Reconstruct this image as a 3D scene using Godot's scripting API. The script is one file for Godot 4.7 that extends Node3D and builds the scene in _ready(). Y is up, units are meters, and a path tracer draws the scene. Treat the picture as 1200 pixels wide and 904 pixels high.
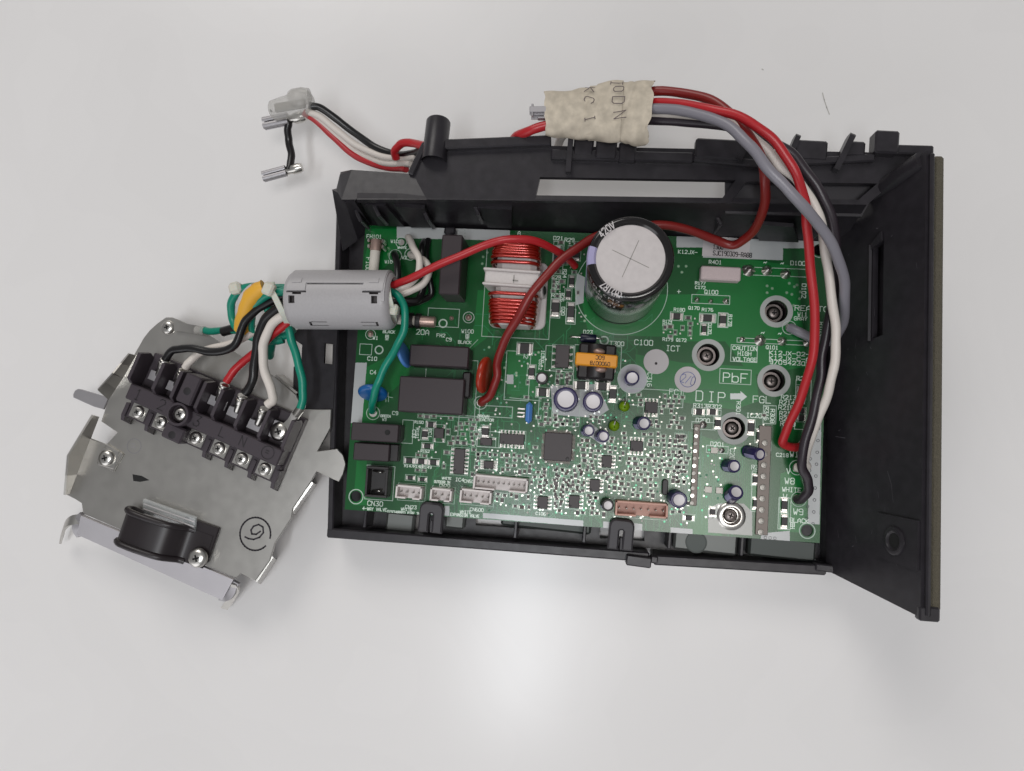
extends Node3D
# A control board in its black plastic tray with wires and a metal terminal bracket, lying on a pale table.
# Lengths below are millimetres from the board's top left corner: x along the board, y up from its face, z towards its lower edge.
const MM := 0.001
const BOARD_UP := 24.0                    # height of the board's face above the table
const BW := 200.0
const BD := 125.65
const UP := Vector3.UP

var org := Vector3.ZERO
var used := {}
var rng := RandomNumberGenerator.new()
var board: Node3D
var M := {}


class Shape:
	var v := PackedVector3Array()
	var n := PackedVector3Array()
	var uv := PackedVector2Array()
	var col := PackedColorArray()
	var tint := Color.WHITE
	var org := Vector3.ZERO

	func tri(a: Vector3, b: Vector3, c: Vector3, na: Vector3, nb: Vector3, nc: Vector3, ua := Vector2.ZERO, ub := Vector2.ZERO, uc := Vector2.ZERO) -> void:
		if (b - a).cross(c - a).dot(na + nb + nc) > 0.0:
			v.append_array([a, c, b]); n.append_array([na, nc, nb]); uv.append_array([ua, uc, ub])
		else:
			v.append_array([a, b, c]); n.append_array([na, nb, nc]); uv.append_array([ua, ub, uc])
		col.append_array([tint, tint, tint])

	func flat(a: Vector3, b: Vector3, c: Vector3, o: Vector3) -> void:
		var m := (b - a).cross(c - a).normalized()
		if m.dot(o) < 0.0: m = -m
		tri(a, b, c, m, m, m)

	func quad(a: Vector3, b: Vector3, c: Vector3, d: Vector3, o: Vector3) -> void:
		var m := (c - a).cross(d - b).normalized()
		if m.dot(o) < 0.0: m = -m
		tri(a, b, c, m, m, m); tri(a, c, d, m, m, m)

	func squad(a: Vector3, b: Vector3, c: Vector3, d: Vector3, na: Vector3, nb: Vector3, nc: Vector3, nd: Vector3) -> void:
		tri(a, b, c, na, nb, nc); tri(a, c, d, na, nc, nd)

	func mesh(mat: Material) -> ArrayMesh:
		var a := []
		a.resize(Mesh.ARRAY_MAX)
		var w := PackedVector3Array()
		w.resize(v.size())
		for i in v.size(): w[i] = (v[i] - org) * 0.001
		a[Mesh.ARRAY_VERTEX] = w; a[Mesh.ARRAY_NORMAL] = n; a[Mesh.ARRAY_TEX_UV] = uv; a[Mesh.ARRAY_COLOR] = col
		var m := ArrayMesh.new()
		m.add_surface_from_arrays(Mesh.PRIMITIVE_TRIANGLES, a)
		m.surface_set_material(0, mat)
		return m


# ---------- naming and placing ----------
func numbered(called: String, parent: Node) -> String:
	var key := str(parent.get_instance_id()) + called
	used[key] = used.get(key, -1) + 1
	return called if used[key] == 0 else "%s_%03d" % [called, used[key]]

func shape(at := org) -> Shape:
	var s := Shape.new(); s.org = at
	return s

func thing(called: String, label: String, category: String, base: Vector3, group := "") -> Node3D:
	var o := Node3D.new()
	o.name = numbered(called, self); add_child(o)
	o.position = (base + UP * BOARD_UP) * MM
	org = base
	o.set_meta("label", label); o.set_meta("category", category)
	if group: o.set_meta("group", group)
	return o

func put(s: Shape, called: String, mat: Material, parent: Node, label := "", kind := "") -> MeshInstance3D:
	var o := MeshInstance3D.new()
	o.mesh = s.mesh(mat)
	o.name = numbered(called, parent); parent.add_child(o)
	if label: o.set_meta("label", label)
	if kind: o.set_meta("kind", kind)
	return o

func single(s: Shape, called: String, mat: Material, label: String, category: String, group := "") -> MeshInstance3D:   # a thing of one mesh
	var o := put(s, called, mat, self, label)
	o.position = (s.org + UP * BOARD_UP) * MM
	o.set_meta("category", category)
	if group: o.set_meta("group", group)
	return o

func inst(mesh: Mesh, called: String, parent: Node, at: Vector3, turn := 0.0) -> MeshInstance3D:     # a shared mesh, at in millimetres from the parent
	var o := MeshInstance3D.new()
	o.mesh = mesh; o.position = at * MM; o.rotation.y = turn
	o.name = numbered(called, parent); parent.add_child(o)
	return o

func frame(at: Vector3, turn := 0.0) -> Transform3D: return Transform3D(Basis(UP, turn), at)
func p3(p: Vector2, y := 0.0) -> Vector3: return Vector3(p.x, y, p.y)
func basis_y(up: Vector3, hint := Vector3.RIGHT) -> Basis:
	var y := up.normalized()
	var x := (hint - y * hint.dot(y)).normalized()
	return Basis(x, y, x.cross(y))


# ---------- shapes ----------
func box(s: Shape, x: Transform3D, size: Vector3, b := 0.0) -> void:      # chamfered box centred on x
	var h := size / 2.0
	b = minf(b, minf(h.x, minf(h.y, h.z)) * 0.9)
	var p := func(i: int, sx: float, sy: float, sz: float) -> Vector3:   # the corner point that lies on the face across axis i
		var q := Vector3(sx * (h.x - (0.0 if i == 0 else b)), sy * (h.y - (0.0 if i == 1 else b)), sz * (h.z - (0.0 if i == 2 else b)))
		return x * q
	for i in 3:
		var j := (i + 1) % 3
		var k := (i + 2) % 3
		for d in [-1.0, 1.0]:
			var c := []
			for e in [[-1, -1], [1, -1], [1, 1], [-1, 1]]:
				var g := Vector3(); g[i] = d; g[j] = e[0]; g[k] = e[1]
				c.append(p.call(i, g.x, g.y, g.z))
			var o := Vector3(); o[i] = d
			s.quad(c[0], c[1], c[2], c[3], x.basis * o)
	if b <= 0.0: return
	for i in 3:                                                              # edges along axis i
		var j := (i + 1) % 3
		var k := (i + 2) % 3
		for e in [[-1, -1], [1, -1], [1, 1], [-1, 1]]:
			var c := []
			for t in [[j, -1.0], [j, 1.0], [k, 1.0], [k, -1.0]]:
				var g := Vector3(); g[i] = t[1]; g[j] = e[0]; g[k] = e[1]
				c.append(p.call(t[0], g.x, g.y, g.z))
			var o := Vector3(); o[j] = e[0]; o[k] = e[1]
			s.quad(c[0], c[1], c[2], c[3], x.basis * o)
	for sx in [-1.0, 1.0]:
		for sy in [-1.0, 1.0]:
			for sz in [-1.0, 1.0]:
				s.flat(p.call(0, sx, sy, sz), p.call(1, sx, sy, sz), p.call(2, sx, sy, sz), x.basis * Vector3(sx, sy, sz))

func turn_of(poly: PackedVector2Array) -> float:
	var a := 0.0
	for i in poly.size(): a += poly[i].cross(poly[(i + 1) % poly.size()])
	return 1.0 if a > 0.0 else -1.0

func inset(poly: PackedVector2Array, d: float) -> PackedVector2Array:
	var out := PackedVector2Array()
	var m := poly.size()
	var t := turn_of(poly)
	for i in m:
		var a := (poly[i] - poly[(i + m - 1) % m]).normalized()
		var c := (poly[(i + 1) % m] - poly[i]).normalized()
		var na := Vector2(-a.y, a.x) * t
		var mid := (na + Vector2(-c.y, c.x) * t).normalized()
		out.append(poly[i] + mid * d / maxf(0.4, mid.dot(na)))
	return out

func prism(s: Shape, x: Transform3D, poly: PackedVector2Array, y0: float, y1: float, b := 0.0) -> void:   # outline in x and z, from y0 to y1
	var top := inset(poly, b) if b > 0.0 else poly
	var up := x.basis * UP
	var m := poly.size()
	var f := Geometry2D.triangulate_polygon(poly)
	if f.is_empty(): print("outline cannot be filled: ", poly)
	for i in range(0, f.size(), 3):
		s.tri(x * p3(top[f[i]], y1), x * p3(top[f[i + 1]], y1), x * p3(top[f[i + 2]], y1), up, up, up)
		s.tri(x * p3(poly[f[i]], y0), x * p3(poly[f[i + 1]], y0), x * p3(poly[f[i + 2]], y0), -up, -up, -up)
	var t := turn_of(poly)
	for i in m:
		var a := poly[i]
		var c := poly[(i + 1) % m]
		var d := (c - a).normalized() * t
		var o := x.basis * Vector3(d.y, 0, -d.x)
		s.quad(x * p3(a, y0), x * p3(c, y0), x * p3(c, y1 - b), x * p3(a, y1 - b), o)
		if b > 0.0: s.quad(x * p3(a, y1 - b), x * p3(c, y1 - b), x * p3(top[(i + 1) % m], y1), x * p3(top[i], y1), o + up)

func rounded(w: float, d: float, r: float, steps := 4) -> PackedVector2Array:
	var out := PackedVector2Array()
	for q in 4:
		var c := Vector2([1, -1, -1, 1][q] * (w / 2 - r), [1, 1, -1, -1][q] * (d / 2 - r))
		for k in steps + 1:
			var a := (q + float(k) / steps) * PI / 2
			out.append(c + Vector2(cos(a), sin(a)) * r)
	return out

func lathe(s: Shape, x: Transform3D, prof: Array, segs := 24, a0 := 0.0, a1 := TAU, squash := 1.0) -> void:     # prof: Vector2(radius, height) from the bottom up
	var m := prof.size()
	var seg := []
	for i in m - 1:
		var d: Vector2 = prof[i + 1] - prof[i]
		seg.append(Vector2(d.y, -d.x).normalized())
	for i in m - 1:
		var n0: Vector2 = seg[i]
		var n1: Vector2 = seg[i]
		if i > 0 and seg[i].dot(seg[i - 1]) > 0.75: n0 = (seg[i] + seg[i - 1]).normalized()
		if i < m - 2 and seg[i].dot(seg[i + 1]) > 0.75: n1 = (seg[i] + seg[i + 1]).normalized()
		for k in segs:
			var t0 := a0 + (a1 - a0) * k / segs
			var t1 := a0 + (a1 - a0) * (k + 1) / segs
			var pt := func(q: Vector2, t: float) -> Vector3: return x * Vector3(q.x * cos(t), q.y, q.x * sin(t) * squash)
			var nm := func(q: Vector2, t: float) -> Vector3: return (x.basis * Vector3(q.x * cos(t), q.y, q.x * sin(t) / squash)).normalized()
			s.squad(pt.call(prof[i], t0), pt.call(prof[i], t1), pt.call(prof[i + 1], t1), pt.call(prof[i + 1], t0), nm.call(n0, t0), nm.call(n0, t1), nm.call(n1, t1), nm.call(n1, t0))

func smooth_path(pts: Array, per := 8) -> PackedVector3Array:
	var out := PackedVector3Array()
	var m := pts.size()
	for i in m - 1:
		var p0: Vector3 = pts[maxi(i - 1, 0)]
		var p1: Vector3 = pts[i]
		var p2: Vector3 = pts[i + 1]
		var q3: Vector3 = pts[mini(i + 2, m - 1)]
		var t1 := pow(maxf(p0.distance_to(p1), 0.01), 0.5)            # centripetal, so that uneven spacing makes no loops
		var t2 := pow(maxf(p1.distance_to(p2), 0.01), 0.5)
		var t3 := pow(maxf(p2.distance_to(q3), 0.01), 0.5)
		var m1 := (p2 - p1) / t2 if i == 0 else (p1 - p0) / t1 - (p2 - p0) / (t1 + t2) + (p2 - p1) / t2
		var m2 := (p2 - p1) / t2 if i == m - 2 else (p2 - p1) / t2 - (q3 - p1) / (t2 + t3) + (q3 - p2) / t3
		for k in per:
			var u := float(k) / per
			out.append(p1 * (2 * u * u * u - 3 * u * u + 1) + m1 * t2 * (u * u * u - 2 * u * u + u) + p2 * (3 * u * u - 2 * u * u * u) + m2 * t2 * (u * u * u - u * u))
	out.append(pts[m - 1])
	return out

func tube(s: Shape, path: PackedVector3Array, r: float, segs := 12, closed := false, wobble := 0.0) -> void:
	var m := path.size()
	var side := Vector3.ZERO
	var rings := []
	for i in m:
		var d := (path[(i + 1) % m if closed else mini(i + 1, m - 1)] - path[(i + m - 1) % m if closed else maxi(i - 1, 0)]).normalized()
		if side == Vector3.ZERO: side = d.cross(UP if absf(d.y) < 0.9 else Vector3.RIGHT)
		side = (side - d * side.dot(d)).normalized()
		var up := d.cross(side)
		var ring := []
		var rr := r * (1.0 + wobble * sin(i * 0.7) * sin(i * 0.31))
		for k in segs:
			var o := side * cos(TAU * k / segs) + up * sin(TAU * k / segs)
			ring.append([path[i] + o * rr, o])
		rings.append(ring)
	for i in (m if closed else m - 1):
		for k in segs:
			var a = rings[i][k]
			var b = rings[i][(k + 1) % segs]
			var c = rings[(i + 1) % m][(k + 1) % segs]
			var d = rings[(i + 1) % m][k]
			s.squad(a[0], b[0], c[0], d[0], a[1], b[1], c[1], d[1])
	if closed: return
	for e in [0, m - 1]:
		var o := (path[0] - path[1] if e == 0 else path[m - 1] - path[m - 2]).normalized()
		for k in segs: s.tri(path[e], rings[e][k][0], rings[e][(k + 1) % segs][0], o, o, o)

func ribbon(s: Shape, path: PackedVector3Array, wide: Vector3, thick: float, ends := true) -> void:      # a flat band swept along path; wide is its half width
	var m := path.size()
	var nn := []
	for i in m:
		var d := (path[mini(i + 1, m - 1)] - path[maxi(i - 1, 0)]).normalized()
		nn.append(wide.cross(d).normalized())
	var w := wide.normalized()
	for i in m - 1:
		var a: Vector3 = nn[i]
		var b: Vector3 = nn[i + 1]
		for q in [1.0, -1.0]:
			s.squad(path[i] - wide + a * thick * 0.5 * q, path[i] + wide + a * thick * 0.5 * q, path[i + 1] + wide + b * thick * 0.5 * q, path[i + 1] - wide + b * thick * 0.5 * q, a * q, a * q, b * q, b * q)
			s.quad(path[i] + wide * q + a * thick * 0.5, path[i] + wide * q - a * thick * 0.5, path[i + 1] + wide * q - b * thick * 0.5, path[i + 1] + wide * q + b * thick * 0.5, w * q)
	for e in [0, m - 1]:
		s.quad(path[e] - wide + nn[e] * thick * 0.5, path[e] + wide + nn[e] * thick * 0.5, path[e] + wide - nn[e] * thick * 0.5, path[e] - wide - nn[e] * thick * 0.5, path[e] - path[1 if e == 0 else m - 2])

func sheet(s: Shape, f: Callable, us: Array, vs: Array, holes: Array, thick: float, smooth := false) -> void:     # a plate f(u, v) cut into cells at us and vs, without the cells inside the Rect2 holes
	for h in holes:
		us.append_array([h.position.x, h.end.x]); vs.append_array([h.position.y, h.end.y])
	us.sort(); vs.sort()
	var open := func(i: int, j: int) -> bool:
		if i < 0 or j < 0 or i >= us.size() - 1 or j >= vs.size() - 1: return true
		var c := Vector2((us[i] + us[i + 1]) / 2.0, (vs[j] + vs[j + 1]) / 2.0)
		for h in holes:
			if h.has_point(c): return true
		return false
	var nrm := func(u: float, v: float) -> Vector3:
		return ((f.call(u + 0.01, v) - f.call(u - 0.01, v)) as Vector3).cross(f.call(u, v + 0.01) - f.call(u, v - 0.01)).normalized()
	for i in us.size() - 1:
		for j in vs.size() - 1:
			if us[i + 1] - us[i] < 1e-5 or vs[j + 1] - vs[j] < 1e-5 or open.call(i, j): continue
			var c := []
			var n := []
			for e in [[i, j], [i + 1, j], [i + 1, j + 1], [i, j + 1]]:
				c.append(f.call(us[e[0]], vs[e[1]])); n.append(nrm.call(us[e[0]], vs[e[1]]))
			var d := []
			for k in 4: d.append(c[k] - n[k] * thick)
			if smooth:
				s.squad(c[0], c[1], c[2], c[3], n[0], n[1], n[2], n[3])
				s.squad(d[0], d[1], d[2], d[3], -n[0], -n[1], -n[2], -n[3])
			else:
				s.quad(c[0], c[1], c[2], c[3], n[0]); s.quad(d[0], d[1], d[2], d[3], -n[0])
			var mid: Vector3 = (c[0] + c[2]) / 2.0
			for e in [[i, j - 1, 0, 1], [i + 1, j, 1, 2], [i, j + 1, 2, 3], [i - 1, j, 3, 0]]:
				if open.call(e[0], e[1]): s.quad(c[e[2]], c[e[3]], d[e[3]], d[e[2]], (c[e[2]] + c[e[3]]) / 2.0 - mid)

func bilinear(a: Vector3, b: Vector3, c: Vector3, d: Vector3) -> Callable:      # u from a to b, v from a to d
	return func(u: float, v: float) -> Vector3: return (a * (1 - u) + b * u) * (1 - v) + (d * (1 - u) + c * u) * v

func cuts(a: float, b: float, m: int) -> Array:
	var out := []
	for i in m + 1: out.append(a + (b - a) * i / m)
	return out


# ---------- lettering: plain strokes on a grid 4 wide and 6 high ----------
const GLYPHS := {
	"A": "0602204246 0444", "B": "06003041423303 3344453606", "C": "4130100105163645", "D": "06003041453606", "E": "40000646 0333", "F": "400006 0333", "G": "41301001051636454323", "H": "0006 4046 0343",
	"I": "1030 2026 1636", "J": "4045361605", "K": "0006 4003 0346", "L": "000646", "M": "0600234046", "N": "06004640", "O": "103041453616050110", "P": "06003041423303", "Q": "103041453616050110 2446",
	"R": "06003041423303 2346", "S": "413010010213334445361605", "T": "0040 2026", "U": "000516364540", "V": "002640", "W": "0016233640", "X": "0046 4006", "Y": "002340 2326", "Z": "00400646",
	"0": "103041453616050110", "1": "112026 1636", "2": "01103041420646", "3": "004023334445361605", "4": "36300444", "5": "400003334445361605", "6": "30100105163645443303", "7": "004016",
	"8": "103041423313020110 1304051636454433", "9": "16364541301001021343", "-": "0343", "+": "0343 2125", "~": "0413233442", "(": "30121436", ")": "10323416", ".": "1626", "/": "0640", "=": "0242 0444",
	"b": "0006 0312324345361605", "#": "0040 0004 4044 0242 0444 2026 0646", "*": "0242 0444 1135 3115",
}

func strokes(text: String, at: Vector2, high: float, turn := 0.0, squeeze := 1.0) -> Array:      # polylines in the plane, text from the upper left corner
	var out := []
	var k := high / 6.0
	var x := 0.0
	for ch in text:
		if GLYPHS.has(ch):
			for part in GLYPHS[ch].replace("\u200b", "").split(" "):
				var line := PackedVector2Array()
				for i in range(0, part.length() - 1, 2): line.append(at + (Vector2(x + part[i].to_int() * squeeze, part[i + 1].to_int()) * k).rotated(turn))
				out.append(line)
		x += 5.6 * squeeze
	return out

func ink(s: Shape, f: Callable, lines: Array, w: float) -> void:       # thin raised strokes on the surface f(x, z) -> [point, normal]
	for line in lines:
		for i in line.size() - 1:
			var a: Vector2 = line[i]
			var b: Vector2 = line[i + 1]
			var d := (b - a).normalized()
			if d == Vector2.ZERO: continue
			var o := Vector2(-d.y, d.x) * w / 2.0
			a -= d * w * 0.35; b += d * w * 0.35
			var c := []
			for q in [a + o, b + o, b - o, a - o]:
				var g = f.call(q.x, q.y)
				c.append(g[0] + g[1] * 0.06)
			s.quad(c[0], c[1], c[2], c[3], f.call(a.x, a.y)[1])


# ---------- materials ----------
func noise_tex(freq: float, lo: float, hi: float, octaves := 4, seed_ := 3, size := 512) -> NoiseTexture2D:
	var f := FastNoiseLite.new()
	f.seed = seed_; f.frequency = freq; f.fractal_octaves = octaves; f.noise_type = FastNoiseLite.TYPE_SIMPLEX_SMOOTH
	var t := NoiseTexture2D.new()
	t.noise = f; t.width = size; t.height = size; t.seamless = true
	var g := Gradient.new()
	g.set_color(0, Color(lo, lo, lo)); g.set_color(1, Color(hi, hi, hi))
	t.color_ramp = g
	return t

func mat(called: String, c: Color, rough: float, metal := 0.0, extra := {}) -> StandardMaterial3D:
	var m := StandardMaterial3D.new()
	m.resource_name = called; m.albedo_color = c; m.roughness = rough; m.metallic = metal
	for k in extra: m.set(k, extra[k])
	M[called] = m
	return m

func worn(m: StandardMaterial3D, scale: float, color: Texture2D, rough: Texture2D, bump: Texture2D = null, depth := 0.0) -> void:
	m.uv1_triplanar = true; m.uv1_scale = Vector3.ONE * scale
	if color: m.albedo_texture = color
	if rough: m.roughness_texture = rough
	if bump:
		m.heightmap_enabled = true; m.heightmap_texture = bump; m.heightmap_scale = depth


# ---------- the scene ----------
func _ready() -> void:
	rng.seed = 20240
	var cam := Camera3D.new()
	cam.name = "Camera"
	cam.transform = Transform3D(Basis(Vector3(0.994474, -0.086174, -0.059961), Vector3(-0.053998, 0.069943, -0.996088), Vector3(0.090031, 0.993822, 0.064904)).orthonormalized(), (Vector3(98.4413, 317.7801, 88.6050) + UP * BOARD_UP) * MM)
	cam.fov = 54.9074; cam.near = 0.02; cam.far = 30.0
	add_child(cam); cam.current = true
	var env := Environment.new()
	env.background_mode = Environment.BG_COLOR
	env.background_color = Color(0.59, 0.59, 0.595)
	env.tonemap_mode = Environment.TONE_MAPPER_LINEAR
	env.tonemap_exposure = 0.76
	env.sdfgi_enabled = true; env.ssao_enabled = true; env.ssil_enabled = true
	var we := WorldEnvironment.new()
	we.name = "World"; we.environment = env; add_child(we)
	lamp("ceiling_lamp", Vector3(-0.02, 1.75, 0.53), Vector3(0.0, 0, 0.15), Vector2(0.14, 0.60), 0.95, Color(0.97, 0.985, 1.0))
	lamp("ceiling_panel", Vector3(-0.8, 1.75, -1.95), Vector3(0.0, 0, 0.1), Vector2(1.2, 1.2), 3.0, Color(1.0, 0.985, 0.965))
	lamp("second_ceiling_lamp", Vector3(0.42, 1.75, 0.26), Vector3(0.1, 0, 0.1), Vector2(0.40, 0.40), 0.75, Color(1.0, 0.985, 0.975))
	lamp("window_light", Vector3(-0.75, 0.75, 1.45), Vector3(0.0, 0, 0.1), Vector2(1.5, 1.0), 0.9, Color(0.985, 0.985, 1.0))

	materials()
	table()
	tray()
	circuit_board()
	bracket()
	wiring()


func lamp(called: String, at: Vector3, to: Vector3, size: Vector2, energy: float, color: Color) -> void:
	var l := AreaLight3D.new()
	l.name = called
	l.area_size = size; l.light_energy = energy; l.light_color = color; l.area_range = 8.0; l.shadow_enabled = true
	add_child(l)
	l.look_at_from_position(at, to, Vector3.FORWARD)


func materials() -> void:
	var fine := noise_tex(0.05, 0.95, 1.0, 4, 5)
	var blotch := noise_tex(0.012, 0.90, 1.0, 5, 9)
	var faint := noise_tex(0.02, 0.95, 1.0, 5, 9)
	var grain := noise_tex(0.16, 0.2, 0.8, 3, 12)
	worn(mat("table", Color(0.90, 0.893, 0.889), 0.25, 0.0, {"metallic_specular": 0.42}), 1.6, noise_tex(0.006, 0.975, 1.0, 3, 4), noise_tex(0.01, 0.86, 1.0, 4, 8), grain, 0.0006)
	worn(mat("tray_plastic", Color(0.185, 0.175, 0.192), 0.40, 0.0, {"metallic_specular": 0.42}), 14.0, noise_tex(0.02, 0.80, 1.0, 5, 21), noise_tex(0.03, 0.80, 1.0, 5, 33), grain, 0.0003)
	mat("latch_plastic", Color(0.21, 0.20, 0.215), 0.5)
	worn(mat("steel", Color(0.755, 0.745, 0.725), 0.37, 0.97), 9.0, noise_tex(0.01, 0.955, 1.0, 3, 9), noise_tex(0.03, 0.88, 1.0, 4, 41), grain, 0.0003)
	worn(mat("light_steel", Color(0.70, 0.69, 0.70), 0.45, 0.85), 9.0, noise_tex(0.01, 0.955, 1.0, 3, 9), null)
	mat("bright_metal", Color(0.80, 0.79, 0.77), 0.28, 1.0)
	mat("solder", Color(0.78, 0.76, 0.74), 0.30, 1.0)
	mat("dull_metal", Color(0.55, 0.54, 0.52), 0.42, 1.0)
	mat("dark_recess", Color(0.03, 0.03, 0.03), 0.7)
	worn(mat("black_case", Color(0.172, 0.132, 0.148), 0.45), 30.0, fine, null, grain, 0.0008)
	worn(mat("terminal_plastic", Color(0.235, 0.205, 0.23), 0.5), 30.0, fine, null, grain, 0.0005)
	mat("chip", Color(0.23, 0.205, 0.21), 0.5)
	mat("chip_dark", Color(0.115, 0.098, 0.102), 0.45)
	mat("resistor_body", Color(0.33, 0.30, 0.29), 0.45, 0.0, {"vertex_color_use_as_albedo": true})
	worn(mat("bobbin", Color(0.80, 0.775, 0.765), 0.5), 25.0, fine, null)
	mat("white_plastic", Color(0.84, 0.81, 0.80), 0.45)
	mat("pink_plastic", Color(0.76, 0.59, 0.53), 0.5)
	worn(mat("ceramic", Color(0.76, 0.70, 0.70), 0.75), 40.0, fine, null)
	mat("copper_wire", Color(0.62, 0.12, 0.055), 0.22, 0.55, {"clearcoat_enabled": true, "clearcoat": 0.6, "clearcoat_roughness": 0.15})
	mat("wire_red", Color(0.68, 0.125, 0.15), 0.36)
	mat("wire_brown", Color(0.48, 0.115, 0.105), 0.36)
	mat("wire_white", Color(0.83, 0.80, 0.77), 0.45)
	mat("wire_black", Color(0.085, 0.080, 0.085), 0.32)
	mat("wire_dark", Color(0.17, 0.14, 0.165), 0.36)
	mat("wire_grey", Color(0.50, 0.49, 0.52), 0.34)
	mat("wire_green", Color(0.02, 0.50, 0.41), 0.36)
	mat("sleeve_yellow", Color(0.88, 0.66, 0.20), 0.5)
	worn(mat("ferrite_case", Color(0.67, 0.66, 0.665), 0.42), 30.0, fine, null, grain, 0.0003)
	mat("ferrite_mark", Color(0.60, 0.585, 0.59), 0.5)
	mat("nylon", Color(0.80, 0.79, 0.74), 0.4, 0.0, {"subsurf_scatter_enabled": true, "subsurf_scatter_strength": 0.15})
	worn(mat("masking_tape", Color(0.83, 0.785, 0.71), 0.7), 22.0, noise_tex(0.015, 0.78, 1.0, 5, 77), null, noise_tex(0.03, 0.2, 0.8, 5, 78), 0.004)
	mat("pen", Color(0.15, 0.13, 0.16), 0.6)
	mat("faint_pen", Color(0.36, 0.32, 0.32), 0.7)
	mat("scratch", Color(0.36, 0.35, 0.37), 0.6)
	mat("strip_metal", Color(0.46, 0.43, 0.41), 0.5, 0.7)
	mat("tin", Color(0.56, 0.55, 0.53), 0.55, 0.7)
	mat("blue_pen", Color(0.25, 0.32, 0.62), 0.6)
	mat("label_ink", Color(0.16, 0.13, 0.14), 0.6)
	mat("cap_sleeve", Color(0.05, 0.035, 0.04), 0.18, 0.0, {"clearcoat_enabled": true, "clearcoat": 0.5, "clearcoat_roughness": 0.1})
	mat("cap_purple", Color(0.16, 0.13, 0.30), 0.3)
	mat("cap_disc", Color(0.80, 0.785, 0.79), 0.55, 0.35)
	worn(mat("big_disc", Color(0.78, 0.755, 0.75), 0.65), 30.0, faint, null)
	mat("cap_stripe", Color(0.62, 0.60, 0.74), 0.4)
	mat("paper", Color(0.75, 0.73, 0.73), 0.7)
	mat("blue_disc", Color(0.09, 0.34, 0.58), 0.28)
	mat("blue_pale", Color(0.30, 0.50, 0.76), 0.35)
	mat("red_disc", Color(0.60, 0.16, 0.07), 0.28)
	mat("green_bead", Color(0.42, 0.55, 0.06), 0.3)
	mat("diode_blue", Color(0.07, 0.08, 0.17), 0.35)
	mat("yellow_tape", Color(0.86, 0.57, 0.11), 0.35)
	mat("core", Color(0.10, 0.08, 0.085), 0.5)
	mat("tinned_copper", Color(0.70, 0.60, 0.56), 0.4, 0.7)
	mat("fuse_ceramic", Color(0.82, 0.80, 0.76), 0.5)
	mat("foam", Color(0.36, 0.34, 0.29), 0.95)
	M.foam.heightmap_enabled = true; M.foam.uv1_triplanar = true; M.foam.uv1_scale = Vector3.ONE * 60.0; M.foam.heightmap_texture = noise_tex(0.05, 0.0, 1.0, 4, 90); M.foam.heightmap_scale = 0.05
	mat("sink", Color(0.46, 0.47, 0.46), 0.5, 0.5)
	mat("sink_dull", Color(0.30, 0.32, 0.31), 0.5, 0.4)
	mat("clear", Color(0.92, 0.94, 0.94, 0.22), 0.06, 0.0, {"transparency": BaseMaterial3D.TRANSPARENCY_ALPHA})
	mat("vinyl", Color(0.78, 0.77, 0.75, 0.45), 0.35, 0.0, {"transparency": BaseMaterial3D.TRANSPARENCY_ALPHA})
	mat("clamp_plastic", Color(0.13, 0.105, 0.115), 0.38)
	mat("dark_metal", Color(0.47, 0.44, 0.43), 0.4, 1.0)
	mat("engraved", Color(0.10, 0.085, 0.10), 0.6)
	mat("scuff", Color(0.70, 0.69, 0.67), 0.8)


func table() -> void:
	org = Vector3(80, -BOARD_UP - 30.0, 70)
	var s := shape()
	box(s, frame(Vector3(80, -BOARD_UP - 15.0, 70)), Vector3(1500, 30, 1100), 2.0)
	var t := single(s, "table_top", M.table, "pale glossy table top under the board and the bracket", "table")
	t.remove_meta("category")
	t.set_meta("kind", "structure")
	s = shape()
	var lie := func(x: float, z: float) -> Array: return [Vector3(x, -BOARD_UP + 0.02, z), UP]
	ink(s, lie, [[Vector2(202.36, -75.99), Vector2(203.22, -72.78), Vector2(204.47, -69.18), Vector2(205.71, -65.99)]], 0.45)
	ink(s, lie, [[Vector2(174.8, -86.88), Vector2(175.4, -86.48)]], 0.5)
	put(s, "scuff_mark", M.scuff, t)


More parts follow.
